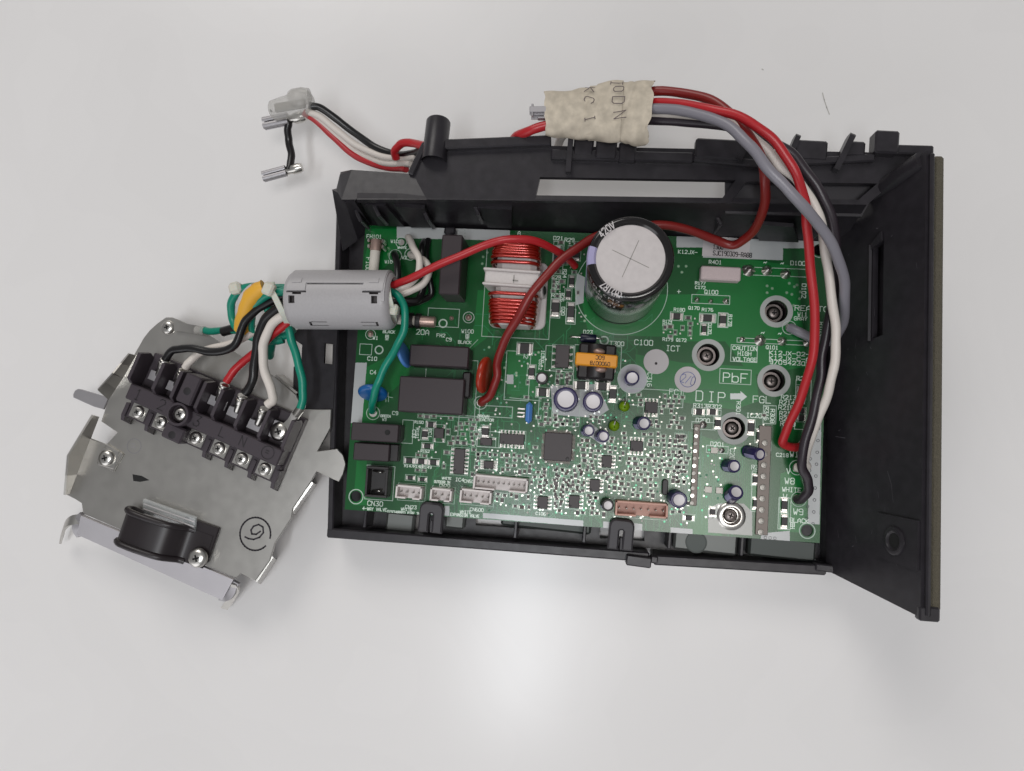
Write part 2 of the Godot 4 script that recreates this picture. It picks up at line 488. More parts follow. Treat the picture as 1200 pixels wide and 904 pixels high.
# ---------- the black tray ----------
func tray() -> void:
	var t := thing("plastic_tray", "black plastic tray with tall flared side walls holding the green board", "plastic tray", Vector3(100, -BOARD_UP, 62))
	var m: Material = M.tray_plastic
	var s: Shape

	# back wall: an upright face behind the board, then a flange with a long window
	s = shape()
	var w0 := Vector3(0.47, -3, -1.33)
	var w1 := Vector3(205.46, -3, 0.69)
	var e0 := Vector3(3.51, 26, -4.05)
	var e1 := Vector3(205.16, 26, -7.79)
	sheet(s, bilinear(w0, w1, e1, e0), cuts(0, 1, 12), [0.0, 0.35, 1.0], [], 2.2)
	sheet(s, bilinear(w0 + Vector3(0, -20, 0), w1 + Vector3(0, -20, 0), w1, w0), [0.0, 1.0], [0.0, 1.0], [Rect2(0.26, 0.05, 0.10, 0.9), Rect2(0.46, 0.35, 0.1, 0.55)], 2.2)
	put(s, "back_wall", m, t)
	s = shape()
	var r0 := Vector3(-1.31, 25, -16.1)
	var r1 := Vector3(228.78, 25, -29.06)
	var flange := bilinear(Vector3(3.51, 26, -4.05), Vector3(205.16, 26, -7.79), Vector3(228.79, 25, -28.72), Vector3(13.79, 25, -26.25))
	sheet(s, bilinear(Vector3(32.66, 26, -4.27), Vector3(205.16, 26, -7.79), Vector3(227.83, 25, -29.04), Vector3(29.76, 25, -28.1)), cuts(0, 1, 10), [0.0, 1.0], [Rect2(0.255, 0.03, 0.42, 0.40), Rect2(0.70, 0.03, 0.27, 0.38)], 2.4)
	# the left shoulder of the flange, lower and cut off at a slant
	sheet(s, bilinear(Vector3(-2.89, 26, -3.13), Vector3(32.66, 26, -4.27), Vector3(26.03, 25, -15.09), Vector3(-0.88, 22, -17.21)), [0.0, 1.0], [0.0, 1.0], [], 2.4)
	sheet(s, bilinear(Vector3(26.03, 25, -15.09), Vector3(32.66, 26, -4.27), Vector3(30.42, 25, -28.83), Vector3(29.73, 25, -28.45)), [0.0, 1.0], [0.0, 1.0], [], 2.4)
	sheet(s, bilinear(Vector3(-2.89, 26, -3.13), Vector3(-0.88, 22, -17.21), Vector3(-6.52, 20, -15.59), Vector3(-9.65, 14, -11.3)), [0.0, 1.0], [0.0, 1.0], [], 2.0)
	sheet(s, bilinear(Vector3(-9.68, 14, -11.67), Vector3(3.87, 26, -4.06), Vector3(1.28, -3, -0.97), Vector3(-11.85, -6, 9.66)), [0.0, 0.5, 1.0], [0.0, 1.0], [], 2.0)
	put(s, "back_flange", m, t)
	s = shape()
	sheet(s, bilinear(Vector3(152.87, 20, -4.5), Vector3(205.55, 20, -4.91), Vector3(214.75, 20, -23.74), Vector3(152.1, 20, -23.36)), [0.0, 1.0], [0.0, 1.0], [], 1.2)
	put(s, "inner_plate", M.latch_plastic, t)
	for g in [[Vector3(5.63, 21, -4.3), Vector3(14.35, 21, -4.22), Vector3(18.33, 3, -0.59), Vector3(6.85, 3, -0.58)], [Vector3(17.98, 21, -3.98), Vector3(30.97, 21, -3.68), Vector3(30.5, 3, -0.64), Vector3(21.4, 3, -0.32)], [Vector3(52.86, 20, -4.72), Vector3(67.03, 20, -4.47), Vector3(65.84, 4, -1.21), Vector3(55.43, 4, -1.22)], [Vector3(162.97, 20, -2.07), Vector3(179.54, 20, -1.26), Vector3(186.19, 4, 0.35), Vector3(170.2, 4, 0.21)]]:
		s = shape()
		sheet(s, bilinear(g[0], g[1], g[2], g[3]), [0.0, 1.0], [0.0, 1.0], [], 1.6)
		put(s, "gusset", m, t)
	# raised edge along the flange: thicker on the left, thinner on the right
	for e in [[Vector3(30.77, 25.9, -26.33), Vector3(81.92, 25.9, -29.75), 4.4, 4.0], [Vector3(82.24, 25.9, -24.12), Vector3(138.34, 25.9, -24.24), 3.4, 4.0], [Vector3(138.34, 25.9, -24.24), Vector3(173.92, 25.9, -21.78), 3.4, 3.0], [Vector3(173.87, 25.9, -23.15), Vector3(207.24, 25.9, -26.11), 3.4, 3.0], [Vector3(206.51, 25.9, -29.48), Vector3(228.68, 25.9, -29.38), 4.0, 3.6]]:
		s = shape()
		var a: Vector3 = e[0]
		var b: Vector3 = e[1]
		box(s, Transform3D(basis_y(UP, b - a), (a + b) / 2.0), Vector3(a.distance_to(b), e[2], e[3]), 0.5)
		put(s, "edge_rib", m, t)
	s = shape()
	box(s, Transform3D(basis_y(Vector3(0.1, 1, 0), Vector3(30.47, 25, -28.11) - Vector3(25.35, 25, -14.71)), Vector3(27.74, 25, -21.22)), Vector3(14.5, 3.0, 2.6), 0.5)
	put(s, "edge_rib", m, t)

	# hooks and pegs that stick out behind the flange
	s = shape()
	lathe(s, Transform3D(basis_y(Vector3(0.02, -0.12, -1)), Vector3(34.76, 25.9, -25)), [Vector2(5.0, -5), Vector2(5.0, 12.5), Vector2(4.5, 13.2), Vector2(3.4, 13.2), Vector2(3.1, 12.0), Vector2(0.0, 12.0)], 24)
	put(s, "peg", m, t)
	for h in [[Vector3(104.16, 25.9, -29.61), 8.4, 6.0, 14.0], [Vector3(112.48, 25.9, -25.63), 7.0, 4.0, 8.0], [Vector3(148.14, 25.9, -27.61), 18.5, 5.0, 8.0], [Vector3(183.1, 25.9, -28.18), 12.5, 4.0, 8.0], [Vector3(210.91, 25.9, -31.63), 9.0, 7.0, 9.0], [Vector3(95.05, 25.9, -27.97), 8.0, 4.0, 8.5], [Vector3(199.8, 25.9, -29.3), 7.5, 3.6, 6.0]]:
		s = shape()
		box(s, frame(h[0], -0.03), Vector3(h[1], h[2], h[3]), 0.7)
		put(s, "hook", m, t)
	for h in [[Vector3(89.66, 25.9, -26.43), 20.0, 2.0, -0.02], [Vector3(175.67, 25.9, -27.3), 15.0, 2.0, -0.35], [Vector3(195.68, 25.9, -27.83), 16.0, 2.2, -0.4], [Vector3(157.37, 25.9, -27.51), 9.0, 2.4, -0.4]]:
		s = shape()
		var poly := PackedVector2Array([Vector2(-h[1] / 2, -3), Vector2(h[1] / 2 - 1.2, -3), Vector2(h[1] / 2, -1.6), Vector2(h[1] / 2, 2.4), Vector2(h[1] / 2 - 1, 3.4), Vector2(-h[1] / 2, 3.4)])
		prism(s, Transform3D(Basis(UP, h[3]) * Basis(Vector3(0, 0, -1), Vector3(1, 0, 0), Vector3(0, -1, 0)), h[0]), poly, -h[2] / 2, h[2] / 2)
		put(s, "fin", m, t)
	s = shape()
	lathe(s, Transform3D(basis_y(Vector3(1, 0, 0)), Vector3(198.18, 25.9, -29.94)), [Vector2(0, -2), Vector2(3.0, -2), Vector2(3.0, 3.4), Vector2(0, 3.4)], 16)
	put(s, "hook", m, t)

	# right side: a broad sloping panel with a slot and a screw boss
	s = shape()
	var side := bilinear(Vector3(203.15, -4, -5.4), Vector3(220.6, 44, -22.06), Vector3(222.58, 44, 143.43), Vector3(208.16, -10, 137.58))
	sheet(s, side, cuts(0, 1, 8), cuts(0, 1, 12), [Rect2(0.50, 0.135, 0.11, 0.235)], 2.4)
	put(s, "side_panel", m, t)
	s = shape()
	var b0 := Vector3(203.15, -4, -5.4)
	var b1 := Vector3(208.16, -10, 137.58)
	sheet(s, bilinear(b0, b1, Vector3(b1.x, -23.8, b1.z), Vector3(b0.x, -23.8, b0.z)), [0.0, 1.0], [0.0, 1.0], [], 2.0)
	put(s, "panel_skirt", m, t)
	var face := func(u: float, v: float, out: float) -> Vector3:           # a point out of the panel's face
		var n: Vector3 = ((side.call(u + 0.01, v) - side.call(u, v)) as Vector3).cross(side.call(u, v + 0.01) - side.call(u, v)).normalized()
		return side.call(u, v) + n * (out + 2.4 if n.y > 0 else -out - 2.4)
	s = shape()
	sheet(s, bilinear(face.call(0.28, 0.11, -5.8), face.call(0.68, 0.11, -5.8), face.call(0.68, 0.41, -5.8), face.call(0.28, 0.41, -5.8)), [0.0, 1.0], [0.0, 1.0], [], 1.0)
	put(s, "slot_back", m, t)
	s = shape()
	sheet(s, bilinear(face.call(0.48, 0.13, -0.2), face.call(0.50, 0.13, 0.6), face.call(0.50, 0.375, 0.6), face.call(0.48, 0.375, -0.2)), [0.0, 1.0], [0.0, 1.0], [], 1.0)
	sheet(s, bilinear(face.call(0.50, 0.128, 0.4), face.call(0.61, 0.115, 0.8), face.call(0.61, 0.137, 0.4), face.call(0.50, 0.142, 0.2)), [0.0, 1.0], [0.0, 1.0], [], 0.8)
	put(s, "slot_edge", m, t, "", "stuff")
	s = shape()
	tube(s, smooth_path([Vector3(203.16, -2, -6.31), Vector3(209.62, 12, -12.39), Vector3(214.06, 30, -16.41), Vector3(218.59, 42, -19.61)], 4), 3.6, 14)
	put(s, "corner_fillet", m, t)
	s = shape()
	box(s, Transform3D(basis_y(UP, Vector3(220.61, 44, -21.43) - Vector3(222.85, 44, 142.82)), (Vector3(220.1, 44.5, -20.91) + Vector3(222.63, 44.5, 142.72)) / 2.0), Vector3(Vector3(220.33, 44, -21.11).distance_to(Vector3(222.85, 44, 142.82)), 3.0, 1.6), 0.5)
	put(s, "panel_rim", m, t)
	s = shape()
	var lie := func(x: float, z: float) -> Array: return [face.call(x / 100.0, z / 100.0, 0.02), (face.call(x / 100.0, z / 100.0, 1.0) - face.call(x / 100.0, z / 100.0, 0.0))]
	var marks := []
	for i in 26:
		var q := Vector2(rng.randf_range(8, 95), rng.randf_range(8, 92))
		var d := Vector2.from_angle(rng.randf_range(-0.6, 2.2)) * rng.randf_range(0.4, 2.6)
		marks.append(PackedVector2Array([q, q + d * 0.5 + Vector2(0.1, 0.1), q + d]))
	marks.append(PackedVector2Array([Vector2(68, 70), Vector2(72, 73), Vector2(74, 77)])); marks.append(PackedVector2Array([Vector2(10, 61), Vector2(22, 61.6)]))
	ink(s, lie, marks, 0.16)
	put(s, "scratches", M.scratch, t, "", "stuff")
	s = shape()
	sheet(s, bilinear(face.call(0.60, 0.80, -0.6), face.call(0.985, 0.80, -0.6), face.call(0.985, 0.905, -0.6), face.call(0.60, 0.905, -0.6)), [0.0, 1.0], [0.0, 1.0], [], 1.4)
	put(s, "boss_pad", m, t)
	var pn: Vector3 = face.call(0.76, 0.86, 1.0) - face.call(0.76, 0.86, 0.0)
	var pp: Vector3 = face.call(0.775, 0.856, 0.9)
	s = shape()
	lathe(s, Transform3D(basis_y(pn), pp), [Vector2(5.4, -1), Vector2(5.2, 0.5), Vector2(4.6, 0.8), Vector2(3.6, 0.8), Vector2(3.2, 0.3), Vector2(2.8, 0.12)], 28)
	var boss := put(s, "screw_boss", m, t)
	s = shape()
	lathe(s, Transform3D(basis_y(pn), pp), [Vector2(2.9, 0.1), Vector2(0, 0.1)], 18)
	put(s, "bore", M.dark_recess, boss)
	s = shape()
	tube(s, smooth_path([pp + pn * 0.25 + Vector3(0.6, 0, -1.6), pp + pn * 0.3 + Vector3(1.4, 0.4, 0.2), pp + pn * 0.25 + Vector3(0.7, 0.2, 1.7)], 5), 0.28, 6)
	put(s, "screw_edge", M.dull_metal, boss)
	s = shape()
	box(s, frame(Vector3(223.29, 43, 142.15)), Vector3(7.0, 4.0, 5.0), 0.6)
	put(s, "foot", m, t)
	s = shape()
	var fm := Vector3(224.53, 41, 60.19)
	box(s, Transform3D(basis_y(UP, Vector3(224.97, 38, -15.84) - Vector3(227.1, 38, 134.35)), fm), Vector3(162, 6.0, 3.6), 0.8)
	put(s, "foam_strip", M.foam, t, "grey brown foam strip")

	# left and front walls, lower than the board's parts
	s = shape()
	box(s, Transform3D(basis_y(UP, Vector3(-14.92, -6, -14.75) - Vector3(-7.45, -6, 137.5)), (Vector3(-14.86, -6, -13.96) + Vector3(-7.51, -6, 136.75)) / 2.0 + Vector3(0, -8.7, 0)), Vector3(150.0, 18.4, 2.6), 0.5)
	put(s, "left_wall", m, t)
	s = shape()
	box(s, Transform3D(basis_y(UP, Vector3(133.49, -6, 137.5) - Vector3(-8.64, -6, 137.21)), (Vector3(-8.64, -6, 137.21) + Vector3(131.69, -6, 137.27)) / 2.0 + Vector3(0, -8.7, 0)), Vector3(141.0, 18.4, 4.2), 0.6)
	put(s, "front_wall", m, t)
	s = shape()
	box(s, Transform3D(basis_y(UP, Vector3(200.29, -6, 137.13) - Vector3(135.31, -6, 138.08)), (Vector3(137.48, -6, 138.64) + Vector3(201.32, -6, 137.05)) / 2.0 + Vector3(0, -8.7, 0)), Vector3(71.0, 18.4, 4.2), 0.6)
	put(s, "front_wall", m, t)
	for c in [[Vector3(127.46, -6, 139.02), 10.5, 4.4], [Vector3(133.98, -7, 137.98), 3.0, 3.0], [Vector3(204.7, -8, 136.43), 9.0, 3.0]]:
		s = shape()
		box(s, frame(c[0], -0.06), Vector3(c[1], 7.0, c[2]), 0.5)
		put(s, "catch", m, t)
	# the floor under the board, with openings near the front edge, and the ribs that stand on it
	s = shape()
	var floor_ := bilinear(Vector3(-18.39, -20, -6.03), Vector3(206.24, -20, -6.89), Vector3(208.5, -20, 134.54), Vector3(-9.86, -20, 136.34))
	sheet(s, floor_, [0.0, 1.0], [0.0, 1.0], [Rect2(0.115, 0.935, 0.075, 0.06), Rect2(0.30, 0.93, 0.185, 0.035), Rect2(0.555, 0.93, 0.09, 0.05), Rect2(0.40, 0.02, 0.2, 0.05)], 2.0)
	put(s, "tray_floor", m, t)
	for x in [430.0, 604.0, 684.0, 784.0, 864.0]:
		pass
	for c in [Vector3(7.68, -9, 129.27), Vector3(74.44, -9, 129.08), Vector3(104.15, -9, 128.82), Vector3(140.26, -9, 128.79), Vector3(170.36, -9, 129.51)]:
		s = shape()
		box(s, frame(c + Vector3(0, -4, 0), -0.03), Vector3(1.4, 14.0, 9.0), 0.3)
		put(s, "rib", m, t)
	for c in [Vector3(0.1, 5, -0.9), Vector3(10.55, 14, -0.8), Vector3(30.36, 10, -1.2), Vector3(51.87, 12, -3.55), Vector3(151.06, 8, -3.77), Vector3(189.75, 8, -1.55)]:
		s = shape()
		box(s, frame(c, 0.5), Vector3(1.6, 14.0, 6.0), 0.3)
		put(s, "rib", m, t)
	s = shape()
	box(s, frame(Vector3(39.03, 3, 2.47), -0.03), Vector3(5.0, 5.0, 3.5), 0.8)
	put(s, "board_catch", m, t)
	# latches that hold the front edge of the board
	for c in [Vector3(38.76, 3, 126.22), Vector3(119.15, 3, 127.66)]:
		s = shape()
		var u_shape := PackedVector2Array([Vector2(-5.2, 6.4), Vector2(-5.2, -3.4), Vector2(-4.9, -4.8), Vector2(-4.0, -5.9), Vector2(-2.6, -6.4), Vector2(2.6, -6.4), Vector2(4.0, -5.9), Vector2(4.9, -4.8), Vector2(5.2, -3.4), Vector2(5.2, 6.4), Vector2(0.8, 6.4), Vector2(0.8, -1.4), Vector2(0.3, -1.9), Vector2(-0.3, -1.9), Vector2(-0.8, -1.4), Vector2(-0.8, 6.4)])
		prism(s, Transform3D(Basis(UP, -0.04) * Basis(Vector3.RIGHT, 0.10), c), u_shape, -2.6, 0.6, 0.7)
		box(s, frame(c + Vector3(0.2, -3.0, 3.8)), Vector3(0.9, 5.0, 5.0), 0.2)
		put(s, "latch", M.latch_plastic, t)
	# side tab with a rectangular window, left of the tray
	s = shape()
	sheet(s, bilinear(Vector3(-24.87, -7, 46.07), Vector3(-10.95, -7, 46.19), Vector3(-10.09, -7, 87.8), Vector3(-23.23, -7, 86.27)), [0.0, 1.0], [0.0, 1.0], [Rect2(0.60, 0.17, 0.34, 0.22)], 2.0)
	put(s, "side_tab", m, t)
	s = shape()
	prism(s, frame(Vector3.ZERO), PackedVector2Array([Vector2(-32.71, 47.86), Vector2(-29.24, 46.13), Vector2(-24.39, 46.68), Vector2(-21.17, 86.89), Vector2(-27.5, 87.25), Vector2(-30.26, 82.78), Vector2(-31.37, 64.21), Vector2(-27.98, 61.7), Vector2(-28.21, 53.91), Vector2(-31.99, 51.74)]), -11.0, -8.5, 0.4)
	put(s, "side_tab", m, t)
	# heat sink seen through the gap
	for c in [[Vector3(21.4, -17, 131.47), 13.0, 5.0, 9.0, "pale"], [Vector3(46.46, -16, 128.46), 9.0, 5.0, 8.0, "pale"], [Vector3(87.11, -16, 127.13), 40.0, 5.0, 6.0, "dull"], [Vector3(156.04, -13, 128.92), 27.0, 5.0, 11.0, "pale"], [Vector3(188.32, -14, 130.36), 28.0, 5.0, 9.0, "dull"]]:
		s = shape()
		box(s, frame(c[0], -0.035), Vector3(c[1], c[2], c[3]), 1.0)
		put(s, "heat_sink", M.sink if c[4] == "pale" else M.sink_dull, t)
	s = shape()
	lathe(s, frame(Vector3(152.06, -10.4, 130.3)), [Vector2(4.6, 0), Vector2(4.5, 0.15), Vector2(4.2, 0.15), Vector2(4.1, 0.0), Vector2(0, 0.0)], 26)
	put(s, "round_boss", M.sink_dull, t)


# ---------- the circuit board ----------
const PX := 10.24                          # texture pixels per millimetre
var art: Image                             # colour of the mask, the print and the pads
var gloss: Image                           # green: roughness, blue: metal
const SILK := Color(0.70, 0.75, 0.71)
const PADC := Color(0.74, 0.72, 0.70)
const COPPER := Color(0.02, 0.41, 0.17)

func fill(c: Vector2, size: Vector2, color: Color, metal := false) -> void:
	var r := Rect2i(Vector2i(((c - size / 2.0) * PX).round()), Vector2i((size * PX).round()))
	art.fill_rect(r, color)
	gloss.fill_rect(r, Color(1, 0.30, 1.0) if metal else Color(1, 0.60, 0))

func rule(a: Vector2, b: Vector2, w := 0.28, color := SILK, soft := true) -> void:
	a *= PX; b *= PX
	var h := w * PX / 2.0
	if absf(a.x - b.x) < 0.6 or absf(a.y - b.y) < 0.6:
		var lo := Vector2(minf(a.x, b.x), minf(a.y, b.y)) - Vector2(h, h)
		art.fill_rect(Rect2i(Vector2i(lo.round()), Vector2i((Vector2(absf(a.x - b.x), absf(a.y - b.y)) + Vector2(h, h) * 2.0).round())), color)
		return
	var d := b - a
	var len := d.length()
	d /= len
	var steps := ceili(maxf(absf(b.x - a.x), absf(b.y - a.y)))
	var rad := ceili(h + 1.0)
	var wide := art.get_width()
	var high := art.get_height()
	var last := Vector2i(-99, -99)
	for i in range(0, steps + 1, maxi(1, rad - 1)):
		var q := Vector2i(a.lerp(b, float(i) / maxi(steps, 1)))
		for y in range(q.y - rad, q.y + rad + 1):
			for x in range(q.x - rad, q.x + rad + 1):
				if x < 0 or y < 0 or x >= wide or y >= high: continue
				var p := Vector2(x, y) - a
				var t := clampf(p.dot(d), 0.0, len)
				var e := clampf(h + 0.5 - (p - d * t).length(), 0.0, 1.0)
				if e > 0.0: art.set_pixel(x, y, color if e >= 1.0 else art.get_pixel(x, y).lerp(color, e * 0.7))

func disc(c: Vector2, r: float, color: Color, metal := false, hole := 0.0, a0 := -9.0, a1 := 9.0) -> void:
	var q := c * PX
	for y in range(int(q.y - r * PX) - 1, int(q.y + r * PX) + 2):
		for x in range(int(q.x - r * PX) - 1, int(q.x + r * PX) + 2):
			if x < 0 or y < 0 or x >= art.get_width() or y >= art.get_height(): continue
			var p := Vector2(x, y) - q
			var l := p.length() / PX
			if l > r or l < hole: continue
			if a0 > -9.0 and (p.angle() < a0 or p.angle() > a1): continue
			art.set_pixel(x, y, color)
			gloss.set_pixel(x, y, Color(1, 0.32, 1.0) if metal else Color(1, 0.60, 0))

func ring(c: Vector2, r: float, w := 0.3, color := SILK) -> void: disc(c, r + w / 2, color, false, r - w / 2)

func words(text: String, at: Vector2, high := 1.5, turn := 0.0, w := 0.24, squeeze := 1.0) -> void:
	for line in strokes(text, at, high, turn, squeeze):
		for i in line.size() - 1: rule(line[i], line[i + 1], w, Color(0.84, 0.88, 0.84))

func frame_lines(a: Vector2, b: Vector2, w := 0.26, color := SILK) -> void:
	rule(a, Vector2(b.x, a.y), w, color); rule(Vector2(b.x, a.y), b, w, color); rule(b, Vector2(a.x, b.y), w, color); rule(Vector2(a.x, b.y), a, w, color)

func poly_fill(poly: PackedVector2Array, color: Color) -> void:
	var lo := poly[0]
	var hi := poly[0]
	for p in poly:
		lo = lo.min(p); hi = hi.max(p)
	for y in range(maxi(0, int(lo.y * PX)), mini(art.get_height(), int(hi.y * PX))):
		var cross := []
		for i in poly.size():
			var a := poly[i] * PX
			var b := poly[(i + 1) % poly.size()] * PX
			if (a.y <= y) != (b.y <= y): cross.append(a.x + (y - a.y) / (b.y - a.y) * (b.x - a.x))
		cross.sort()
		for i in range(0, cross.size() - 1, 2): art.fill_rect(Rect2i(int(cross[i]), y, int(cross[i + 1] - cross[i]), 1), color)

var taken: Array[Rect2] = []
func keep(c: Vector2, w: float, d: float) -> void: taken.append(Rect2(c - Vector2(w, d) / 2.0, Vector2(w, d)))

func comp(called: String, c: Vector2, w: float, d: float, h: float, m: Material, b := 0.3, y0 := 0.0, turn := 0.0, label := "") -> MeshInstance3D:
	var s := shape()
	box(s, frame(Vector3(c.x, y0 + h / 2.0, c.y), turn), Vector3(w, h, d), b)
	keep(c, w, d)
	return put(s, called, m, board, label)

func pins(parent: Node, c: Vector2, w: float, d: float, count: int, along_x: bool, both := true, long := 1.3, wide := 0.5) -> void:
	var s := shape()                                         # a row of gull wing leads on two sides of a chip
	var run := (w if along_x else d) * 0.86
	for q in ([-1.0, 1.0] if both else [1.0]):
		for i in count:
			var t := -run / 2 + run * i / maxi(1, count - 1)
			var at := Vector2(t, q * (d / 2 + long / 2 - 0.1)) if along_x else Vector2(q * (w / 2 + long / 2 - 0.1), t)
			var sz := Vector2(wide, long) if along_x else Vector2(long, wide)
			if wide > 0.3: fill(c + at * 1.06, sz + Vector2(0.25, 0.25), PADC, true)
			var inner := at * (1.0 - 0.35 / maxf(at.length(), 1.0))
			box(s, frame(p3(c + at, 0.25)), Vector3(sz.x, 0.22, sz.y))
			box(s, frame(p3(c + inner, 0.7)), Vector3(minf(sz.x, 0.55), 0.9, minf(sz.y, 0.55)))
	put(s, "pins", M.dull_metal if wide > 0.3 else M.strip_metal, parent, "", "stuff")

func chip(c: Vector2, w: float, d: float, count := 4, along_x := true, h := 1.5, frame_print := true) -> void:
	if frame_print: frame_lines(c - Vector2(w, d) / 2 - (Vector2(0.5, 1.6) if along_x else Vector2(1.6, 0.5)), c + Vector2(w, d) / 2 + (Vector2(0.5, 1.6) if along_x else Vector2(1.6, 0.5)), 0.22)
	var o := comp("chip", c, w, d, h - 0.3, M.chip, 0.2, 0.3)
	keep(c, w + (1.0 if along_x else 3.4), d + (3.4 if along_x else 1.0))
	pins(o, c, w, d, count, along_x)
	var s := shape()
	lathe(s, frame(p3(c + Vector2(-w, d) * 0.34, h)), [Vector2(0.42, 0.0), Vector2(0.38, 0.03), Vector2(0, 0.03)], 10)
	put(s, "pin_mark", M.chip_dark, o)

func two_ends(called: String, c: Vector2, w: float, d: float, body: Material, h := 0.8, lines := true) -> void:      # a chip part with a solder end at each short side
	if lines: frame_lines(c - Vector2(w, d) / 2 - Vector2(0.55, 0.55), c + Vector2(w, d) / 2 + Vector2(0.55, 0.55), 0.24)
	var along := w > d
	var o := comp(called, c, w * 0.62 if along else w, d if along else d * 0.62, h, body, 0.12, 0.15)
	keep(c, w + 1.2, d + 1.2)
	for q in [-1.0, 1.0]:
		var s := shape()
		var e := Vector2(q * w * 0.40, 0) if along else Vector2(0, q * d * 0.40)
		var sz := Vector3(w * 0.2, h * 0.92, d * 0.98) if along else Vector3(w * 0.98, h * 0.92, d * 0.2)
		box(s, frame(p3(c + e, h * 0.46)), sz, 0.15)
		fill(c + e * 1.12, Vector2(sz.x, sz.z) + Vector2(0.3, 0.3), PADC, true)
		put(s, "solder_end", M.solder, o)

func ecap(c: Vector2, r: float, h: float, lean := Vector2.ZERO, sleeve: Material = M.cap_purple, label := "", disc_share := 0.68) -> Node3D:
	var s := shape()
	var x := Transform3D(basis_y(Vector3(lean.x, 1, lean.y)), p3(c, 0.2))
	lathe(s, x, [Vector2(r * 0.92, 0), Vector2(r, h * 0.06), Vector2(r, h * 0.10), Vector2(r * 0.93, h * 0.13), Vector2(r, h * 0.17), Vector2(r, h * 0.93), Vector2(r * 0.95, h * 0.985), Vector2(r * 0.82, h), Vector2(r * disc_share, h * 0.985)], 28)
	var o := put(s, "capacitor", sleeve, board, label)
	keep(c, r * 2 + 1, r * 2 + 1)
	s = shape()
	lathe(s, x, [Vector2(r * (disc_share + 0.02), h * 0.982), Vector2(r * disc_share * 0.95, h * 0.975), Vector2(0, h * 0.975)], 28)
	put(s, "top_disc", M.cap_disc, o)
	s = shape()
	var f := func(u: float, v: float) -> Vector3:
		var a := 2.2 + u * 0.75
		return x * Vector3(cos(a) * (r + 0.05), h * (0.2 + 0.72 * v), sin(a) * (r + 0.05))
	sheet(s, f, cuts(0, 1, 6), [0.0, 1.0], [], 0.05, true)
	put(s, "stripe", M.cap_stripe, o)
	return o

func connector(c: Vector2, w: float, d: float, count: int, m: Material, label: String, turn := 0.0) -> void:
	var o := comp("connector", c, w, d, 1.4, m, 0.2, 0.0, turn, label)
	var x := frame(p3(c), turn)
	for e in [[0, -d / 2 + 0.4, w, 0.8], [-w * 0.28, d / 2 - 0.35, w * 0.36, 0.7], [w * 0.33, d / 2 - 0.35, w * 0.34, 0.7], [-w / 2 + 0.4, 0, 0.8, d], [w / 2 - 0.4, 0, 0.8, d]]:
		var s := shape()
		box(s, x * frame(Vector3(e[0], 3.6, e[1])), Vector3(e[2], 5.2, e[3] - 0.02), 0.12)
		put(s, "housing_wall", m, o)
	for i in count:
		var s := shape()
		box(s, x * frame(Vector3((i - (count - 1) / 2.0) * (w - 3.4) / maxf(1, count - 1), 2.9, 0.1)), Vector3(0.6, 3.6, 0.6), 0.12)
		put(s, "pin", M.dull_metal, o)
	frame_lines(c - Vector2(w, d) / 2 - Vector2(0.4, 0.5), c + Vector2(w, d) / 2 + Vector2(0.4, 1.2), 0.24)

func blob(called: String, c: Vector2, r: float, h: float, m: Material) -> MeshInstance3D:
	var s := shape()
	lathe(s, frame(p3(c)), [Vector2(r, 0), Vector2(r * 0.82, h * 0.22), Vector2(r * 0.52, h * 0.6), Vector2(r * 0.3, h * 0.9), Vector2(0, h)], 16)
	keep(c, r * 2, r * 2)
	return put(s, called, m, board)

func screw_head(s: Shape, x: Transform3D, r: float, h := 0.0) -> void:
	if h == 0.0: h = r * 0.5
	lathe(s, x, [Vector2(r, -0.3), Vector2(r, h * 0.25), Vector2(r * 0.86, h * 0.68), Vector2(r * 0.6, h * 0.93), Vector2(r * 0.36, h)], 22)

func screw(called: String, x: Transform3D, r: float, m: Material, parent: Node, label := "") -> MeshInstance3D:
	var s := shape()
	screw_head(s, x, r)
	var o := put(s, called, m, parent, label)
	s = shape()
	# the cross recess: a sunk floor with four corner blocks standing in it
	lathe(s, x, [Vector2(r * 0.44, r * 0.46), Vector2(r * 0.36, r * 0.2), Vector2(0, r * 0.12)], 12)
	put(s, "cross_recess", M.dark_recess, o)
	s = shape()
	for a in 4:
		var t := x * Transform3D(Basis(UP, a * PI / 2 + PI / 4 + 0.3), Vector3.ZERO)
		box(s, t * frame(Vector3(r * 0.30, r * 0.33, 0), PI / 4), Vector3(r * 0.24, r * 0.3, r * 0.24))
	put(s, "recess_corners", m, o, "", "stuff")
	return o


